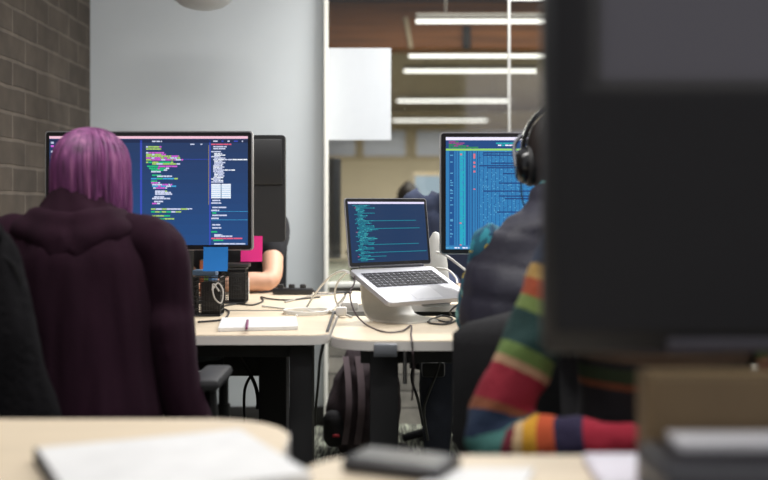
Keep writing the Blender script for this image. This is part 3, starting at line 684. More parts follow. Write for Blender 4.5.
def draw_left(rect):
    X = lambda p: (p - 49.5) / 198.0; Y = lambda p: (p - 136) / 109.5
    n = 24
    rect(0, 0, 1, 1, 0, 0)
    for k in range(10):
        rect(0, Y(142) + k * (1 - Y(142)) / 10, 1, Y(142) + (k + 1) * (1 - Y(142)) / 10, 13 + k, .5)
    rect(0, 0, 1, Y(138.6), 1, 1); rect(0, Y(139.5), 1, Y(142.6), 11, 1)
    words_row(rect, X(152), Y(140.6), .012, .05, [3]); words_row(rect, X(213), Y(140.4), .012, .15, [3, 2], gap=.02); words_row(rect, X(190), Y(143.6), .010, .08, [3], gap=.03)
    for yy, c in ((141.5, 3), (145, 4), (150.5, 3), (156, 12), (160, 3), (164, 4)): rect(X(51), Y(yy), X(54), Y(yy + 2), c)
    for k in range(9): words_row(rect, X(57 + rnd.randint(0, 3)), Y(143 + 2.4 * k), .011, rnd.uniform(.04, .10), [12, 3, 7])
    rect(X(140), Y(140), X(142), 1, 2, 1); rect(X(209), Y(140), X(210.4), 1, 2, 1); rect(X(208.2), Y(145), X(208.8), Y(205), 12, 1.5)
    rect(X(146), Y(159), X(209), Y(159.5), 2, 1)
    rows = [(146, 146, 16, [4, 3, 6, 6]), (148.2, 146, 15, [4, 3, 6]), (152, 146, 18, [4, 3, 6]), (153.8, 146, 20, [4, 3, 6]), (155.4, 146, 33, [4, 6, 6]), (157.2, 146, 34, [4, 3, 6, 6]), (159, 146, 37, [4, 3, 6]),
            (161.6, 146, 27, [5, 5, 6]), (163.2, 152, 28, [6, 3]), (165.6, 147, 30, [5, 4, 6, 4]), (167.6, 149, 20, [4, 3, 5]), (169.4, 151, 16, [5, 3]), (171, 151, 10, [3]), (174.6, 152, 9, [5, 5]), (175.6, 157, 15, [3]), (178, 151, 27, [5, 7, 6]),
            (180.6, 151, 6, [5]), (182.2, 151, 9, [4, 3]), (184, 152, 20, [4, 3, 3]), (185.6, 152, 24, [4, 3, 7]), (187.4, 153, 14, [4, 3]), (190.6, 155, 12, [3, 6]), (192, 155, 16, [3]), (193.6, 155, 17, [3]), (196.4, 154, 10, [3]), (198, 152, 18, [3]), (201, 154, 9, [3]), (203, 152, 8, [4, 3]),
            (208.6, 151, 38, [5, 3, 6, 3]), (211.4, 151, 30, [5, 3, 8, 6]), (215.4, 152, 18, [5, 6]), (218.4, 150, 24, [5, 3, 6])]
    for y, x, ln, cols in rows:
        words_row(rect, X(x), Y(y), .0135, ln / 198, cols, .008, .035, .0015)
    y = 145
    rr_ = [(143.6, 211, 20, [8]), (146, 213, 14, [3]), (148, 213, 12, [3]), (151, 211, 10, [3])]
    for k in range(20): rr_.append((153 + k * 1.5, 211 + rnd.choice([0, 2, 3, 3]), rnd.choice([8, 10, 12, 14, 22 if k in (3, 11) else 9, 34 if k == 4 else 11]), [9, 3, 3]))
    for y, x, ln, cols in rr_: words_row(rect, X(x), Y(y), .011, ln / 198, cols, .01, .04, .002)
    rect(X(211), Y(184), X(220.5), Y(198.5), 9); rect(X(221.2), Y(184), X(230.5), Y(198.5), 9)
    for k in range(6): rect(X(211), Y(186 + k * 2.1), X(230.5), Y(186.35 + k * 2.1), 7, 3)
    for y, x, ln, c in ((200, 212, 8, 3), (202.6, 211, 10, 3), (207, 212, 14, 3), (210, 211, 8, 3), (212.6, 212, 4, 5), (215, 212, 15, 3), (218, 211, 8, 3), (224.5, 212, 8, 3), (227.6, 212, 9, 3), (231.6, 211, 6, 5), (234.6, 214, 8, 3), (236, 214, 18, 3), (238.2, 211, 31, 8), (240, 213, 10, 5), (243.6, 214, 31, 3)):
        words_row(rect, X(x), Y(y), .0125, ln / 198, [c], .015, .05, .002)
    for yy in (211.5, 220): rect(X(211), Y(yy), 1, Y(yy + .4), 7, 1)
    words_row(rect, X(186), Y(208.5), .01, .03, [3])
DLm = 3.38
a0, a1 = at(45, 131, DLm), at(252.5, 250.5, DLm)
display('wide black display showing colourful code, behind the purple haired person', a0.x, a1.x, a1.z, a0.z, DLm, LM, draw_left, .0145, .0165, .0175)
RM = [emit('blue_table', '2f7db6', 1.0), emit('bar_white', 'efe9ff', 1.05), emit('bar_navy', '1d4a86', .95), emit('lime_line', '9ad86a', 1.0), emit('blue_dark', '1b5594', .95), emit('blue_mid', '3a8fc2', 1.0), emit('cyan_col', '25a9c4', 1.0), emit('row_navy', '1b3f7c', .95),
      emit('spot_red', 'e0707c', 1.0), emit('blue_pale', '5aa6d0', 1.0), emit('text_teal', '1fb0b8', 1.0), emit('text_green', '3a9a4c', .9), emit('text_magenta', 'a8508c', .9)]
def draw_right(rect):
    S = 3.39; Wp = 203.0
    X = lambda p: (p - 446) / 198.0; Y = lambda p: (p - 137.5) / 112.5
    rect(0, 0, 1, 1, 0, 0); rect(0, 0, 1, Y(140.6), 1); rect(0, Y(140.6), 1, Y(149), 2)
    rect(0, Y(149), 1, Y(151), 3, 1.5)
    for k in range(5): words_row(rect, X(449), Y(141.6 + 1.4 * k), .009, (10, 16, 14, 20, 30)[k] / 198, [11, 11, 12], .01, .04, .002)
    words_row(rect, X(497), Y(143), .012, .10, [10], .01, .04, .002); words_row(rect, X(499), Y(145), .012, .08, [10, 1], .01, .03, .002)
    for x, w, c in ((449.5, 5, 4), (456, .8, 4), (458.6, .6, 4), (460.3, 3.2, 6), (464.4, 1.4, 6), (466.6, 2.2, 4), (470, .7, 4), (472.4, .8, 7), (475.5, .6, 4), (478, .6, 7)): rect(X(x), Y(151.4), X(x + w), Y(246), c, .5)
    for k in range(22): words_row(rect, X(450.4), Y(153 + rnd.uniform(0, 92)), .009, rnd.choice([.008, .015]), [9])
    for k in range(90): rect(*(lambda x, y: (X(x), Y(y), X(x + 1.6), Y(y + .8)))(rnd.uniform(460, 464.5), 152 + k * 1.04), rnd.choice([5, 6, 10]), 1)
    for x, y, h in ((460.5, 154, 1.6), (474, 154, 5), (474, 162, 2.2), (474, 166, 2), (474, 171, 2), (474, 189, 1.2), (460, 223, 1.4), (460, 245, 1.2)): rect(X(x), Y(y), X(x + 2), Y(y + h), 8, 2)
    for k in range(2400):
        x = 479 + rnd.random() ** .9 * 165; y = 151.5 + rnd.random() * 95
        rect(X(x), Y(y), X(x + rnd.uniform(.5, 1.6)), Y(y + .8), rnd.choice([5, 9, 9, 4, 0]), 1)
    for k in range(40): rect(X(480 + k * 4.1), Y(152), X(480.5 + k * 4.1), Y(247), 4, .5)
    for x, y in ((484, 152.6), (484, 155), (492, 163), (480, 165.6), (488, 167.6), (504, 173.5), (500, 183), (484, 191), (500, 196), (506, 198.6), (498, 212)): rect(X(x), Y(y), X(545), Y(y + 1.2), 7, 2)
    rect(0, Y(247.6), 1, Y(249.2), 9, 2); words_row(rect, 0, Y(247.8), .012, 1, [1, 9, 5], .006, .015, .004, 3)
DRm = 3.40
b0, b1 = at(440, 132, DRm), at(440 + 206, 254.5, DRm)
display('silver edged display filled with blue table rows, by the headphones wearer', b0.x, b1.x, b1.z, b0.z, DRm, RM, draw_right, .0185, .0165, .0165)
# across desk display, its black back to us
Dk = 3.98
k0, k1 = at(80, 135, Dk), at(285, 242, Dk)
t = thing('monitor', 'black display seen from behind, between the code display and the white wall', 'monitor', ((k0.x + k1.x) / 2, Dk, DZ))
MB().prism(rrect(k0.x, k1.z, k1.x, k0.z, .012), 0, .04, M=Matrix.Translation((0, Dk + .04, 0)) @ Matrix.Rotation(R(90), 4, 'X'), bev=.004).build('back_cover', mat('black_back_cover', '252526', .5, var=.05), t)
MB().box(((k0.x + k1.x) / 2, Dk - .003, k0.z - .10), (k1.x - k0.x - .02, .012, .17), bev=.004).build('back_ridge', mat('black_ridge', '202021', .45), t)
MB().box(((k0.x + k1.x) / 2, Dk + .043, (k0.z + k1.z) / 2), (k1.x - k0.x - .04, .004, k0.z - k1.z - .04)).build('screen', emit('dim_screen', '8fa6c8', .8), t, False)
MB().box(((k0.x + k1.x) / 2, Dk - .025, .92), (.09, .02, .38), bev=.004).build('neck', black_pl, t)
MB().box(((k0.x + k1.x) / 2, Dk - .01, DZ + .007), (.26, .2, .013), bev=.004).build('foot', black_pl, t)
# foreground dark display
fx0, fz0, FD = (545 - 384) / F * 1.36, CZ - (354 - HY) / F * 1.36, 1.36
t = thing('monitor', 'switched off black display filling the right foreground', 'monitor', (fx0 + .31, 1.46, DZ))
MB().box((fx0 + .40, FD + .022, fz0 + .265), (.80, .044, .53), bev=.008).build('case', black_pl, t)
off = mat('dark_screen_glass', '2b2b2d', .06, var=.02)
MB().box((fx0 + .40, FD - .0015, fz0 + .275), (.772, .004, .49)).build('screen', off, t, False)
cp = at(668, 354, 1.355)
MB().box((cp.x + .17, FD - .003, fz0 + .012), (.34, .006, .016), bev=.002).build('chin_strip', mat('grey_strip', '4b4950', .4), t)
MB().box((fx0 + .36, FD + .065, .93), (.09, .04, .40), bev=.006).build('neck', black_pl, t)
MB().box((fx0 + .36, FD + .085, DZ + .008), (.26, .15, .015), bev=.005).build('foot', black_pl, t)
# rear window (lit) on the wall behind the camera
wz0, wz1, rx0, rx1 = 1.63, 2.75, .96, 2.6
fr = MB()
for (cx, cz, sx, sz) in (((rx0 + rx1) / 2, wz0, rx1 - rx0 + .1, .06), ((rx0 + rx1) / 2, wz1, rx1 - rx0 + .1, .06), (rx0, (wz0 + wz1) / 2, .06, wz1 - wz0), (rx1, (wz0 + wz1) / 2, .06, wz1 - wz0)):
    fr.box((cx, -2.17, cz), (sx, .07, sz), bev=.006)
wr_ = fr.build('window_7', edge_w, smooth=False); tag(wr_, kind='structure')
MB().box(((rx0 + rx1) / 2, -2.185, (wz0 + wz1) / 2), (rx1 - rx0, .02, wz1 - wz0)).build('pane', emit('overcast_daylight', 'e6e0ee', 1.7), wr_, False)

# ================================================================== LAPTOP ON STAND
A = R(38); wdir = V3((math.cos(A), math.sin(A), 0)); fh = V3((math.sin(A), -math.cos(A), 0)); TB = R(24)
P0 = at(349.6, 269.6, 3.31)                      # rear left corner at the hinge
W = .334; DP = .219
fdir = (fh * math.cos(TB) + V3((0, 0, -math.sin(TB)))).normalized(); nb = wdir.cross(fdir) * -1
if nb.z < 0: nb = -nb
lt = thing('laptop', 'open silver laptop with teal code, tilted on the aluminium stand', 'laptop', P0)
Mb = Matrix((( wdir.x, fdir.x, nb.x, P0.x), (wdir.y, fdir.y, nb.y, P0.y), (wdir.z, fdir.z, nb.z, P0.z), (0, 0, 0, 1)))
silver = mat('silver_aluminium', 'b0b0b4', .42, .45, .03)
MB().prism(rrect(0, 0, W, DP, .012), -.014, 0, M=Mb, bev=.002).build('base', silver, lt)
kb = MB().prism(rrect(.018, .026, W - .018, .128, .004), -.0008, .0006, M=Mb)
for r_ in range(6):
    n_ = 14 if r_ < 5 else 9; xw = (W - .042) / n_ if r_ < 5 else None
    x = .021
    for c_ in range(n_):
        w_ = (W - .042) / 14 - .0036
        if r_ == 5 and c_ == 4: w_ = (W - .042) / 14 * 6 - .0036
        y0_ = .028 + r_ * .0165; hh = .0128 if r_ else .0085
        if r_ == 0: y0_ += .004
        kb.prism([(x, y0_), (x + w_, y0_), (x + w_, y0_ + hh), (x, y0_ + hh)], .0006, .0022, 1, M=Mb); x += w_ + .0036
kb.build('keyboard', [mat('key_bed', 'b2b2ba', .5, .2), mat('black_keys', '111116', .6, spec=.2)], lt, False)
MB().prism(rrect(W / 2 - .052, .138, W / 2 + .052, .207, .003), -.0006, .0005, M=Mb).build('trackpad', mat('trackpad_glass', 'c2c2c5', .3, .4, .02), lt)
TL = R(7); LH = .222
ud = (V3((0, 0, 1)) * math.cos(TL) - fh * math.sin(TL)).normalized(); ln_ = wdir.cross(ud)
if ln_.dot(fh) < 0: ln_ = -ln_
Ml = Matrix(((wdir.x, ud.x, ln_.x, P0.x), (wdir.y, ud.y, ln_.y, P0.y), (wdir.z, ud.z, ln_.z, P0.z + .002), (0, 0, 0, 1)))
lid = MB().prism(rrect(0, .004, W, LH, .010), -.006, -.0008, M=Ml).build('lid', silver, lt)
MB().prism(rrect(.002, .006, W - .002, LH - .002, .009), -.0008, 0, M=Ml).build('bezel', bez, lid)
MB().tube([Ml @ V3((.04, .004, -.002)), Ml @ V3((W - .04, .004, -.002))], .0045, smooth=False).build('hinge', mat('dark_hinge', '55555a', .4, .5), lid)
sm_ = [emit('laptop_navy', '14335a', 1.0), emit('laptop_menu', 'e4defa', 1.05), emit('laptop_teal', '16889a', 1.0), emit('laptop_red', 'b0507a', .9), emit('laptop_teal_pale', '39b0b8', 1.0)]
mb = MB(); sx0, sx1, sy0, sy1 = .011, W - .011, .018, LH - .012
def lr(u0, v0, u1, v1, mi, lay=1):
    z = .0003 + .0002 * lay
    mb.poly([Ml @ V3((sx0 + u * (sx1 - sx0), sy1 - v * (sy1 - sy0), z)) for u, v in ((u0, v1), (u1, v1), (u1, v0), (u0, v0))], mi)
lr(0, 0, 1, 1, 0, 0); lr(0, 0, 1, .034, 1)
for k in range(44):
    v = .055 + k * .0212
    u = .03 + .05 * abs(math.sin(k * .9)) + (0.02 if k % 11 < 3 else .04); ln = rnd.uniform(.06, .24)
    words_row(lr, u, v, .0125, ln, [2, 2, 4], .015, .05, .003)
for v, ln in ((.31, .89), (.44, .93), (.705, .90), (.835, 1.0), (.90, .46)): words_row(lr, .22, v, .011, ln - .22 - .02, [2], .04, .10, .0015)
for k in range(3): lr(.075, .095 + k * .40, .095, .108 + k * .40, 3, 3)
mb.build('screen', sm_, lid, False)
# stand
st = thing('laptop_stand', 'curved aluminium stand holding up the open laptop', 'laptop stand', P0 * V3((1, 1, 0)) + V3((0, 0, DZ)) if False else V3((P0.x, P0.y, DZ)))
def SP(w, f, z): return V3((P0.x, P0.y, 0)) + wdir * w + fh * f + V3((0, 0, z))
zt = P0.z - .016 / math.cos(TB); off_ = .0
prof = [(.175, zt - math.tan(TB) * .175 - .004), (.10, zt - math.tan(TB) * .10 - .004), (.03, zt - math.tan(TB) * .03 - .004), (.002, zt - .012), (-.012, zt - .035), (-.010, DZ + .09), (-.002, DZ + .045), (.018, DZ + .014), (.05, DZ + .004), (.10, DZ + .003), (.185, DZ + .003)]
pp = [Vector((a, b, 0)) for a, b in prof]; pp = smooth_path(pp, 6)
rings = []
for i, p in enumerate(pp):
    tt = (pp[min(i + 1, len(pp) - 1)] - pp[max(i - 1, 0)]).normalized(); nn = V3((-tt.y, tt.x, 0)) * .0028
    u = i / (len(pp) - 1); hw = .095 if u < .85 else .095 - .03 * ((u - .85) / .15) ** 2; cw = W / 2 - .02
    rings.append([SP(cw - hw, p.x + nn.x, p.y + nn.y), SP(cw + hw, p.x + nn.x, p.y + nn.y), SP(cw + hw, p.x - nn.x, p.y - nn.y), SP(cw - hw, p.x - nn.x, p.y - nn.y)])
MB().loft(rings).build('curved_sheet', mat('stand_aluminium', 'dcdad4', .45, .2, .03), st)
e0 = prof[0]
MB().box(SP(W / 2 - .02, e0[0] + .006, e0[1] + .009), (.19, .006, .018), Matrix.Rotation(A, 3, 'Z'), .002).build('front_lip', _m['stand_aluminium'], st)
# dark rim of the cable hole in the neck, facing the desk front
MB().lathe(SP(W / 2 - .02, -.006, DZ + .085), [(.020, -.005), (.026, -.005), (.026, .005), (.020, .005), (.020, -.005)], 24, M=Matrix.Rotation(A, 3, 'Z') @ Matrix.Rotation(R(90), 3, 'X')).build('cable_hole_rim', mat('pale_rubber', 'a9a6a0', .6), st)

# ================================================================== SMALL THINGS ON THE DESKS
# notepad
n0, n1, n2, n3 = on(222, 321, DZ), on(296, 320, DZ), on(298, 330, DZ), on(218, 332, DZ)
pad = MB()
pts = [n3, n2, n1, n0]; lo = [p + V3((0, 0, .001)) for p in pts]; hi = [p + V3((0, 0, .011)) for p in pts]
pad.loft([lo, hi]); pob = pad.build('notepad', mat('white_paper', 'dededc'), smooth=False)
tag(pob, 'white notepad lying on the left desk in front of the cables', 'notepad')
p = on(247.5, 322, DZ + .012); q = on(246.5, 330, DZ + .012)
tag(MB().tube([p + V3((0, 0, .004)), q + V3((0, 0, .004))], .0042, smooth=False).build('marker_pen', mat('maroon_pen', '7d3460', .4)), 'short maroon pen lying across the white notepad', 'pen')
# sticky notes under the displays
def note(label, xa, ya, xb, yb, D, hexa, nm, tilt):
    a, b = at(xa, ya, D), at(xb, yb, D); mb = MB(); rings = []
    for k in range(7):
        u = k / 6; z = a.z + (b.z - a.z) * u; y = D - tilt * u * u
        rings.append([V3((a.x, y - .0006, z)), V3((b.x, y - .0006, z)), V3((b.x, y + .0006, z)), V3((a.x, y + .0006, z))])
    return tag(mb.loft(rings).build('sticky_note', mat(nm, hexa, .8, var=.03)), label, 'sticky note')
note('bright blue sticky note hanging from the bottom edge of the code display', 203.5, 247, 228, 271, DLm - .006, '1673c2', 'blue_note', .012)
note('hot pink sticky note hanging under the right corner of the code display', 241, 236, 262.5, 261.5, Dk - .0015, 'ee2f8d', 'pink_note', .012)
# black mesh organisers
wire = mat('black_wire_mesh', '1f1f20', .45, .4)
def organiser(label, x, y, w, d, h, items):
    t = thing('desk_organizer', label, 'desk organizer', (x, y, DZ), 'black organizers under the code display')
    mb = MB()
    for k in range(9):
        z = DZ + .004 + (h - .006) * k / 8
        r0 = .0022 if k in (0, 8) else .0010
        c = [(x - w / 2, y - d / 2, z), (x + w / 2, y - d / 2, z), (x + w / 2, y + d / 2, z), (x - w / 2, y + d / 2, z)]
        for i in range(4): mb.tube([c[i], c[(i + 1) % 4]], r0, smooth=False, n=5)
    for s_ in range(4):
        for k in range(10):
            u = k / 10
            a = [V3((x - w / 2 + w * u, y - d / 2, 0)), V3((x + w / 2, y - d / 2 + d * u, 0)), V3((x + w / 2 - w * u, y + d / 2, 0)), V3((x - w / 2, y + d / 2 - d * u, 0))][s_]
            mb.tube([a + V3((0, 0, DZ + .003)), a + V3((0, 0, DZ + h - .002))], .0010 if k else .0022, smooth=False, n=5)
    mb.build('mesh_walls', wire, t); MB().box((x, y, DZ + .003), (w, d, .004), bev=.001).build('base', wire, t)
    MB().box((x + w * .1, y + .008, DZ + h * .45), (w * .7, d * .6, h * .82), bev=.004).build('inner_tray', mat('dark_tray', '2c2b2b', .4), t)
    return t
oa = on(206, 317, DZ); organiser('black mesh desk organizer nearest the purple haired person, blue box on top', oa.x, oa.y + .05, .085, .08, .128, 0)
ob_ = on(233, 304, DZ); organiser('black mesh desk organizer behind the blue sticky note, farther from us', ob_.x, ob_.y + .05, .085, .08, .128, 0)
p = V3((oa.x - .01, oa.y + .05, DZ + .130)); tag(MB().box(p + V3((0, 0, .010)), (.075, .06, .018), bev=.003).build('small_box', mat('slate_blue_box', '58718a', .5)), 'small slate blue box lying on the nearer black organizer', 'box')
p = V3((ob_.x + .005, ob_.y + .05, DZ + .130)); tag(MB().box(p + V3((0, 0, .009)), (.10, .07, .015), bev=.004).build('phone', black_pl), 'black phone lying on the farther organizer behind the blue note', 'phone')
p = on(245.5, 296.5, DZ); tag(MB().lathe(p + V3((0, .02, 0)), [(.001, 0), (.011, .001), (.012, .01), (.012, .07), (.007, .08), (.007, .092), (.001, .093)], 20).build('small_bottle', mat('white_bottle', 'd9d6cf', .4)), 'slim white bottle standing between the organizer and the bare forearm', 'bottle')
bk = on(207, 300, DZ)
for i, (hexa, nm, lab) in enumerate((('b0603a', 'orange_cover', 'orange spined book standing behind the nearer organizer'), ('6f9a3f', 'green_cover', 'green spined book standing behind the nearer organizer'), ('3b6d9c', 'blue_cover', 'blue spined book standing behind the nearer organizer'))):
    x = bk.x - .02 + i * .017; h = (.15, .19, .215)[i]
    t = thing('book', lab, 'book', (x, bk.y + .06, DZ), 'books behind the organizer')
    MB().box((x, bk.y + .06, DZ + h / 2), (.015, .13, h), bev=.002).build('cover', mat(nm, hexa, .6), t)
    MB().box((x, bk.y + .064, DZ + h / 2 + .0015), (.011, .126, h), bev=.001).build('pages', mat('book_pages', 'd9d2c0', .9), t)
# cables
def cable(label, pts, r, m, name='cable', n=8):
    return tag(MB().tube(pts, r, n=n).build(name, m), label, 'cable')
Wc = mat('white_cable_rubber', 'dedcd6', .5, var=.02); Bc = mat('black_cable_rubber', '222122', .5); Gc = mat('mauve_cable_rubber', '4a3d40', .5)
O = lambda x, y, z=.004: on(x, y, DZ + z)
loop = []
for k in range(34):
    a = 2 * PI * k / 11; r_ = 1 + .05 * math.sin(k * 1.7)
    c = O(307, 312.5); loop.append(c + V3((.075 * r_ * math.cos(a), .075 * r_ * math.sin(a) - .01, .001 + .0035 * (k // 11))))
cable('coiled white cable lying on the left desk near the gap', [O(262, 306)] + [O(285, 308.5)] + loop + [O(330, 311, .012), O(338, 304, .03), at(345, 296, 3.45)], .0032, Wc)
cable('white cable arching from the laptop hinge down to the desk', [P0 + V3((-.002, .004, -.008)), at(342, 271, 3.36), at(331, 276, 3.42), at(318, 290, 3.55), O(305, 309), O(296, 316)], .0036, Wc)
cable('second white cable curving down beside the laptop stand', [P0 + V3((-.001, -.012, -.010)), at(345, 274, 3.33), at(337, 284, 3.38), at(335, 298, 3.44), O(342, 312, .006), O(352, 317)], .0030, Wc)
cable('dark cable looping from the laptop round its stand and over the desk edge', [P0 + fdir * .03 + V3((-.001, 0, -.008)), at(354, 284, 3.27), at(350, 293, 3.24), at(354, 311, 3.2), O(366, 324.5), O(385, 332), O(402, 331), O(411, 325.5), O(411, 334), O(412, 341), at(412.5, 348, 2.813), at(413, 356, 2.81), at(414, 372, 2.84), at(412, 400, 2.9)], .0024, Gc)
cable('black cable winding from the organizers across the left desk', [O(198, 322), O(222, 319.5), O(229, 312), O(222, 307), O(236, 304), O(252, 305), O(263, 301), O(261, 297), O(268, 298.5), O(285, 300), O(305, 298.5), O(320, 297)], .0030, Bc)
cable('pale grey cable looped on the nearer organizer', [at(219, 291, 3.3), at(213, 284, 3.32), at(214, 297, 3.3), at(221, 303, 3.32), at(223, 291, 3.34), at(218, 283, 3.36), at(212, 290, 3.34)], .0026, mat('grey_cable', 'a29c94', .5))
cable('grey cable lying along the desk behind the left one', [O(285, 302), O(297, 299), O(312, 295.5), O(335, 294)], .003, mat('grey_cable', 'a29c94'))
t = thing('power_strip', 'black power strip lying at the far edge of the desk by the white wall', 'power strip', O(292, 293))
c = O(293, 293.6); MB().box(c + V3((0, 0, .010)), (.16, .045, .026), bev=.005).build('housing', black_pl, t)
for k in range(3): MB().box(c + V3((-.05 + .045 * k, 0, .028)), (.024, .028, .02), bev=.004).build('plug', black_pl, t)
cable('black cable from the power strip along the far desk edge', [c + V3((.08, 0, .012)), O(320, 294), O(340, 292.6), O(352, 292.5)], .004, Bc)
for i, (px, py, w_, lab) in enumerate(((350, 311, .055, 'white square power adapter beside the laptop stand'), (341, 317, .035, 'small white plug adapter beside the desk gap'))):
    c = O(px, py); t = thing('power_adapter', lab, 'adapter', c, 'power adapters by the stand')
    MB().box(c + V3((0, .02, .016)), (w_, w_, .028), bev=.006).build('housing', mat('white_plastic', 'dfdcd8', .4), t)
    MB().tube([c + V3((-w_ / 2 - .004, .02, .012)), c + V3((-w_ / 2 + .004, .02, .012))], .006, smooth=False).build('connector', mat('grey_plastic', '74777c'), t)
cable('tangled black cables on the desk right of the laptop stand', [O(428, 322), O(440, 316), O(452, 318), O(447, 322), O(432, 319), O(430, 323), O(446, 324), O(458, 319), O(450, 313.5, .02), at(456, 306, 3.25), at(470, 300, 3.2)], .0030, Bc)
cable('white cable running from the right display down to the desk', [at(436, 252, 3.46), at(445, 255, 3.46), at(459, 265, 3.42), at(472, 275, 3.38), at(488, 284, 3.34)], .0042, Wc)
cable('white cable bending down behind the laptop on the right', [at(437, 268, 3.6), at(448, 270, 3.56), at(456, 278, 3.5), at(458, 287, 3.46), O(462, 300, .006)], .0034, Wc)
cable('black cable hanging over the right corner of the left desk', [O(334, 312), at(331, 320, 3.12), at(324, 342, 3.0), at(320, 360, 3.05), at(318, 385, 3.2), at(316, 405, 3.3), at(315, 425, 3.4)], .0042, Bc)
cable('black cable hanging under the left desk by the white wall', [at(262, 352, 3.5), at(254, 370, 3.5), at(246, 385, 3.5), at(244, 400, 3.5), at(245, 425, 3.5)], .0048, Bc)
cable('short black cable end dangling under the left desk', [at(240, 358, 3.45), at(250, 374, 3.45), at(256, 388, 3.45), at(258, 402, 3.45), at(257, 409, 3.45)], .006, Bc)
cable('black cable hanging under the laptop desk right of its leg', [at(424, 352, 3.4), at(414, 366, 3.4), at(412, 380, 3.4), at(418, 400, 3.4), at(423, 425, 3.6)], .0046, Bc)
cable('second black cable hanging under the laptop desk, nearer the headphones wearer', [at(442, 350, 3.4), at(437, 372, 3.4), at(428, 395, 3.45), at(424, 412, 3.5), at(428, 440, 3.6)], .0046, Bc)
tag(MB().box(at(433, 368, 3.5), (.075, .09, .05), bev=.01).box(at(433, 356, 3.5), (.012, .03, .09)).build('power_box', black_pl), 'black power box fixed under the laptop desk', 'power box')
tag(MB().box(at(244, 363, 3.52), (.13, .06, .08), bev=.01).build('cable_box', black_pl), 'black cable box fixed under the left desk', 'cable box')
# pale speaker behind the laptop
c = V3(((436 - 384) / F * 3.78, 3.80, DZ))
t = thing('desk_speaker', 'pale grey rounded speaker standing between the laptop and the right display', 'speaker', c)
MB().lathe(c, [(.001, .0), (.050, .001), (.054, .02), (.050, .08), (.040, .17), (.026, .235), (.010, .262), (.001, .265)], 28).build('shell', mat('pale_grey_shell', 'b9b9b4', .5), t)
MB().lathe(c, [(.0555, .012), (.0575, .018), (.0555, .024)], 28).build('base_ring', mat('grey_plastic', '74777c'), t)
# pendant lamp
c = at(203, 10, 4.55); t = thing('pendant_lamp', 'round grey pendant lamp shade against the white wall at the top', 'lamp', (c.x, c.y, c.z))
pr = [(.001, 0), (.05, .005), (.09, .018), (.122, .042), (.138, .072), (.13, .11), (.09, .16), (.04, .19), (.012, .20)]
MB().lathe(c, pr, 40).build('shade', mat('grey_shade', 'c4c8ca', .55, var=.03), t)
MB().tube([c + V3((0, 0, .195)), c + V3((0, 0, .98))], .004, smooth=False).build('cord', black_pl, t)

# backpack under the laptop desk
bx, by_ = -.115, 4.70
t = thing('backpack', 'dark mauve backpack with pale straps standing on the carpet under the laptop desk', 'backpack', (bx, by_, 0))
bpm = mat('mauve_black_nylon', '4d4145', .8, var=.2, scale=14, bump=.2, bscale=120)
fuse('bag', [([(V3((bx + .03, by_, .07)), .15, .10), (V3((bx + .03, by_, .2)), .165, .11), (V3((bx + .03, by_, .33)), .145, .09), (V3((bx + .02, by_ + .01, .42)), .09, .06)], V3((1, 0, 0)))], .012, bpm, t, 4, folds(.016, 12, 8))
fuse('front_pocket', [([(V3((bx - .10, by_ - .08, .08)), .05, .04), (V3((bx - .105, by_ - .085, .17)), .045, .035)], V3((1, 0, 0)))], .01, mat('black_nylon', '232123', .8, bump=.2), t, 3)
strapm = mat('pale_mauve_webbing', '77676b', .8, var=.1)
for dx, w_ in ((-.055, .026), (.0, .030), (.14, .026)):
    mb = MB(); rings = []
    for k in range(13):
        u = k / 12; z = .06 + .37 * u; x = bx + dx + .02 * math.sin(u * 3); y = by_ - .115 - .035 * math.sin(u * PI) + .06 * u * u
        rings.append([V3((x - w_ / 2, y, z)), V3((x + w_ / 2, y, z)), V3((x + w_ / 2, y + .008, z)), V3((x - w_ / 2, y + .008, z))])
    mb.loft(rings).build('strap', strapm, t)
MB().tube([(bx - .02, by_, .43), (bx + .02, by_ - .01, .475), (bx + .06, by_, .43)], .009).build('handle', _m['black_nylon'], t)
MB().box((bx - .09, by_ - .13, .10), (.03, .008, .012), bev=.002).build('red_tab', mat('red_tab', 'a8323a', .7), t)
# black jacket over an empty chair at the left edge
jx_, jy_ = -.885, 2.28
office_chair('empty office chair at the left edge, its back under the charcoal jacket', (jx_ - .01, jy_ - .215, 0), PI, .26, (.50, 1.0), -.22, seat=(.36, .34), arms=False)
jk = thing('jacket', 'charcoal black jacket draped over the chair back at the left edge', 'jacket', (jx_, jy_, .42))
cm = mat('charcoal_jacket_cloth', '161517', .95, var=.2, scale=16, bump=.4, bscale=60, spec=.1)
fuse('jacket_body', [([(V3((jx_ + .05, jy_, .40)), .175, .075), (V3((jx_ + .035, jy_, .60)), .165, .075), (V3((jx_ + .01, jy_, .80)), .145, .075), (V3((jx_ - .015, jy_ + .01, .96)), .125, .065), (V3((jx_ - .03, jy_ + .02, 1.025)), .085, .05)], V3((1, 0, 0)))], .011, cm, jk, 4, folds(.013, 13, 4))
fuse('collar', [[(V3((jx_ - .11, jy_ - .01, 1.03)), .026), (V3((jx_ - .03, jy_ - .05, 1.05)), .030), (V3((jx_ + .05, jy_ - .02, 1.03)), .026)]], .009, cm, jk, 3, folds(.008, 24, 14))

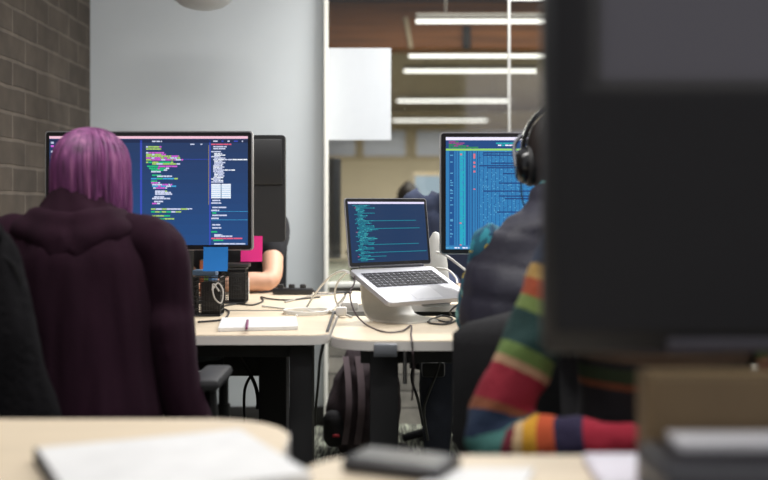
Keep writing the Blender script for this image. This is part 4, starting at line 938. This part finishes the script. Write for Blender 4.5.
# ================================================================== FOREGROUND THINGS
a = V3((-.488, 1.50, 0)); b = V3((-.22, 1.627, 0)); ud_ = (b - a).normalized(); vd = V3((ud_.y, -ud_.x, 0))
t = thing('paper_pad', 'thick white paper pad lying on the left foreground desk', 'paper pad', (a + b) / 2 + vd * .1 + V3((0, 0, DZ)))
Mp = Matrix(((ud_.x, vd.x, 0, a.x), (ud_.y, vd.y, 0, a.y), (0, 0, 1, DZ), (0, 0, 0, 1)))
MB().prism(rrect(0, 0, .297, .30, .002), .0015, .0185, M=Mp).build('sheets', mat('white_paper', 'dededc'), t, False)
MB().prism(rrect(-.003, -.001, .298, .301, .002), .0, .0015, M=Mp).prism(rrect(-.0045, -.001, .0, .301, .001), .0, .0188, M=Mp).build('cover', mat('black_card', '2b2a2b', .7), t, False)
rt = Matrix.Rotation(R(-25), 3, 'Z')
t = thing('hard_drive', 'flat black box with rounded corners lying on the right foreground desk', 'hard drive', (.024, 1.445, DZ))
MB().box((.024, 1.445, DZ + .010), (.142, .088, .019), rt, .006, seg=3).build('case', mat('satin_black', '2a2a2d', .32, var=.04), t)
MB().box((.024, 1.445, DZ + .0198), (.120, .066, .0008), rt).build('top_plate', mat('satin_grey', '323236', .3, var=.03), t)
# loose sheets
def sheet(label, pts, z=.002, th=.0025):
    lo = [on(x, y, DZ + z) for x, y in pts]
    return tag(MB().loft([lo, [p + V3((0, 0, th)) for p in lo]]).build('paper_sheet', mat('white_paper', 'dededc'), smooth=False), label, 'paper')
sheet('white sheet at the bottom edge beside the flat black box', [(400, 496), (520, 496), (535, 470), (450, 470)])
t = thing('closed_notebook', 'pale lavender notebook left of the black laptop in the right foreground', 'notebook', on(605, 468, DZ))
q = [on(x, y, DZ + .001) for x, y in ((604, 496), (648, 496), (640, 462), (583, 462))]
MB().loft([q, [p + V3((0, 0, .010)) for p in q]]).build('cover', mat('lavender_cover', 'cdc8d2', .6, var=.02), t, False)
MB().loft([[p + V3((.002, .001, .0105)) for p in q], [p + V3((.002, .001, .012)) for p in q]]).build('top_sheet', mat('lavender_sheet', 'd9d5de', .7, var=.02), t, False)
# cardboard box under the screen edge
t = thing('cardboard_box', 'brown cardboard box under the lower edge of the black foreground screen', 'box', (.50, 1.315, DZ))
card = mat('brown_cardboard', '6a583f', .85, var=.1, scale=12, bump=.1)
bx0, by0, by1, bz1 = .318, 1.262, 1.345, .885
MB().box(((bx0 + .66) / 2, (by0 + by1) / 2, (DZ + bz1) / 2), (.66 - bx0, by1 - by0, bz1 - DZ), bev=.003).build('carton', card, t)
MB().box(((bx0 + .66) / 2, (by0 + by1) / 2, bz1 + .0012), (.66 - bx0 - .01, .03, .0015)).build('tape', mat('packing_tape', '9c8763', .3), t, False)
# black case with a white book on it
t = thing('hard_case', 'black hard case in the bottom right corner with a white book on it', 'case', (.50, 1.18, DZ))
MB().box((.293 + .19, 1.172, DZ + .0245), (.38, .145, .047), bev=.012, seg=3).build('shell', mat('satin_black', '2a2a2d'), t)
MB().box((.293 + .19, 1.172, DZ + .068), (.38, .145, .038), bev=.012, seg=3).build('lid', mat('charcoal_lid', '2f2f34', .4, var=.03), t)
MB().box((.293 + .19, 1.097, DZ + .05), (.05, .008, .03), bev=.003).build('latch', black_pl, t)
wx0, wb = .330, DZ + .0875
t = thing('book', 'white bound book lying on the black case in the bottom right corner', 'book', (.47, 1.222, wb))
MB().box((wx0 + .14, 1.216, wb + .0035), (.272, .060, .0045), bev=.002).build('pages', mat('white_paper', 'dededc'), t)
MB().box((wx0 + .14, 1.217, wb + .0065), (.28, .064, .002), bev=.0005).box((wx0 + .14, 1.217, wb + .0005), (.28, .064, .0012), bev=.0005).build('cover', mat('white_cover', 'e9e8ea', .5, var=.01), t)
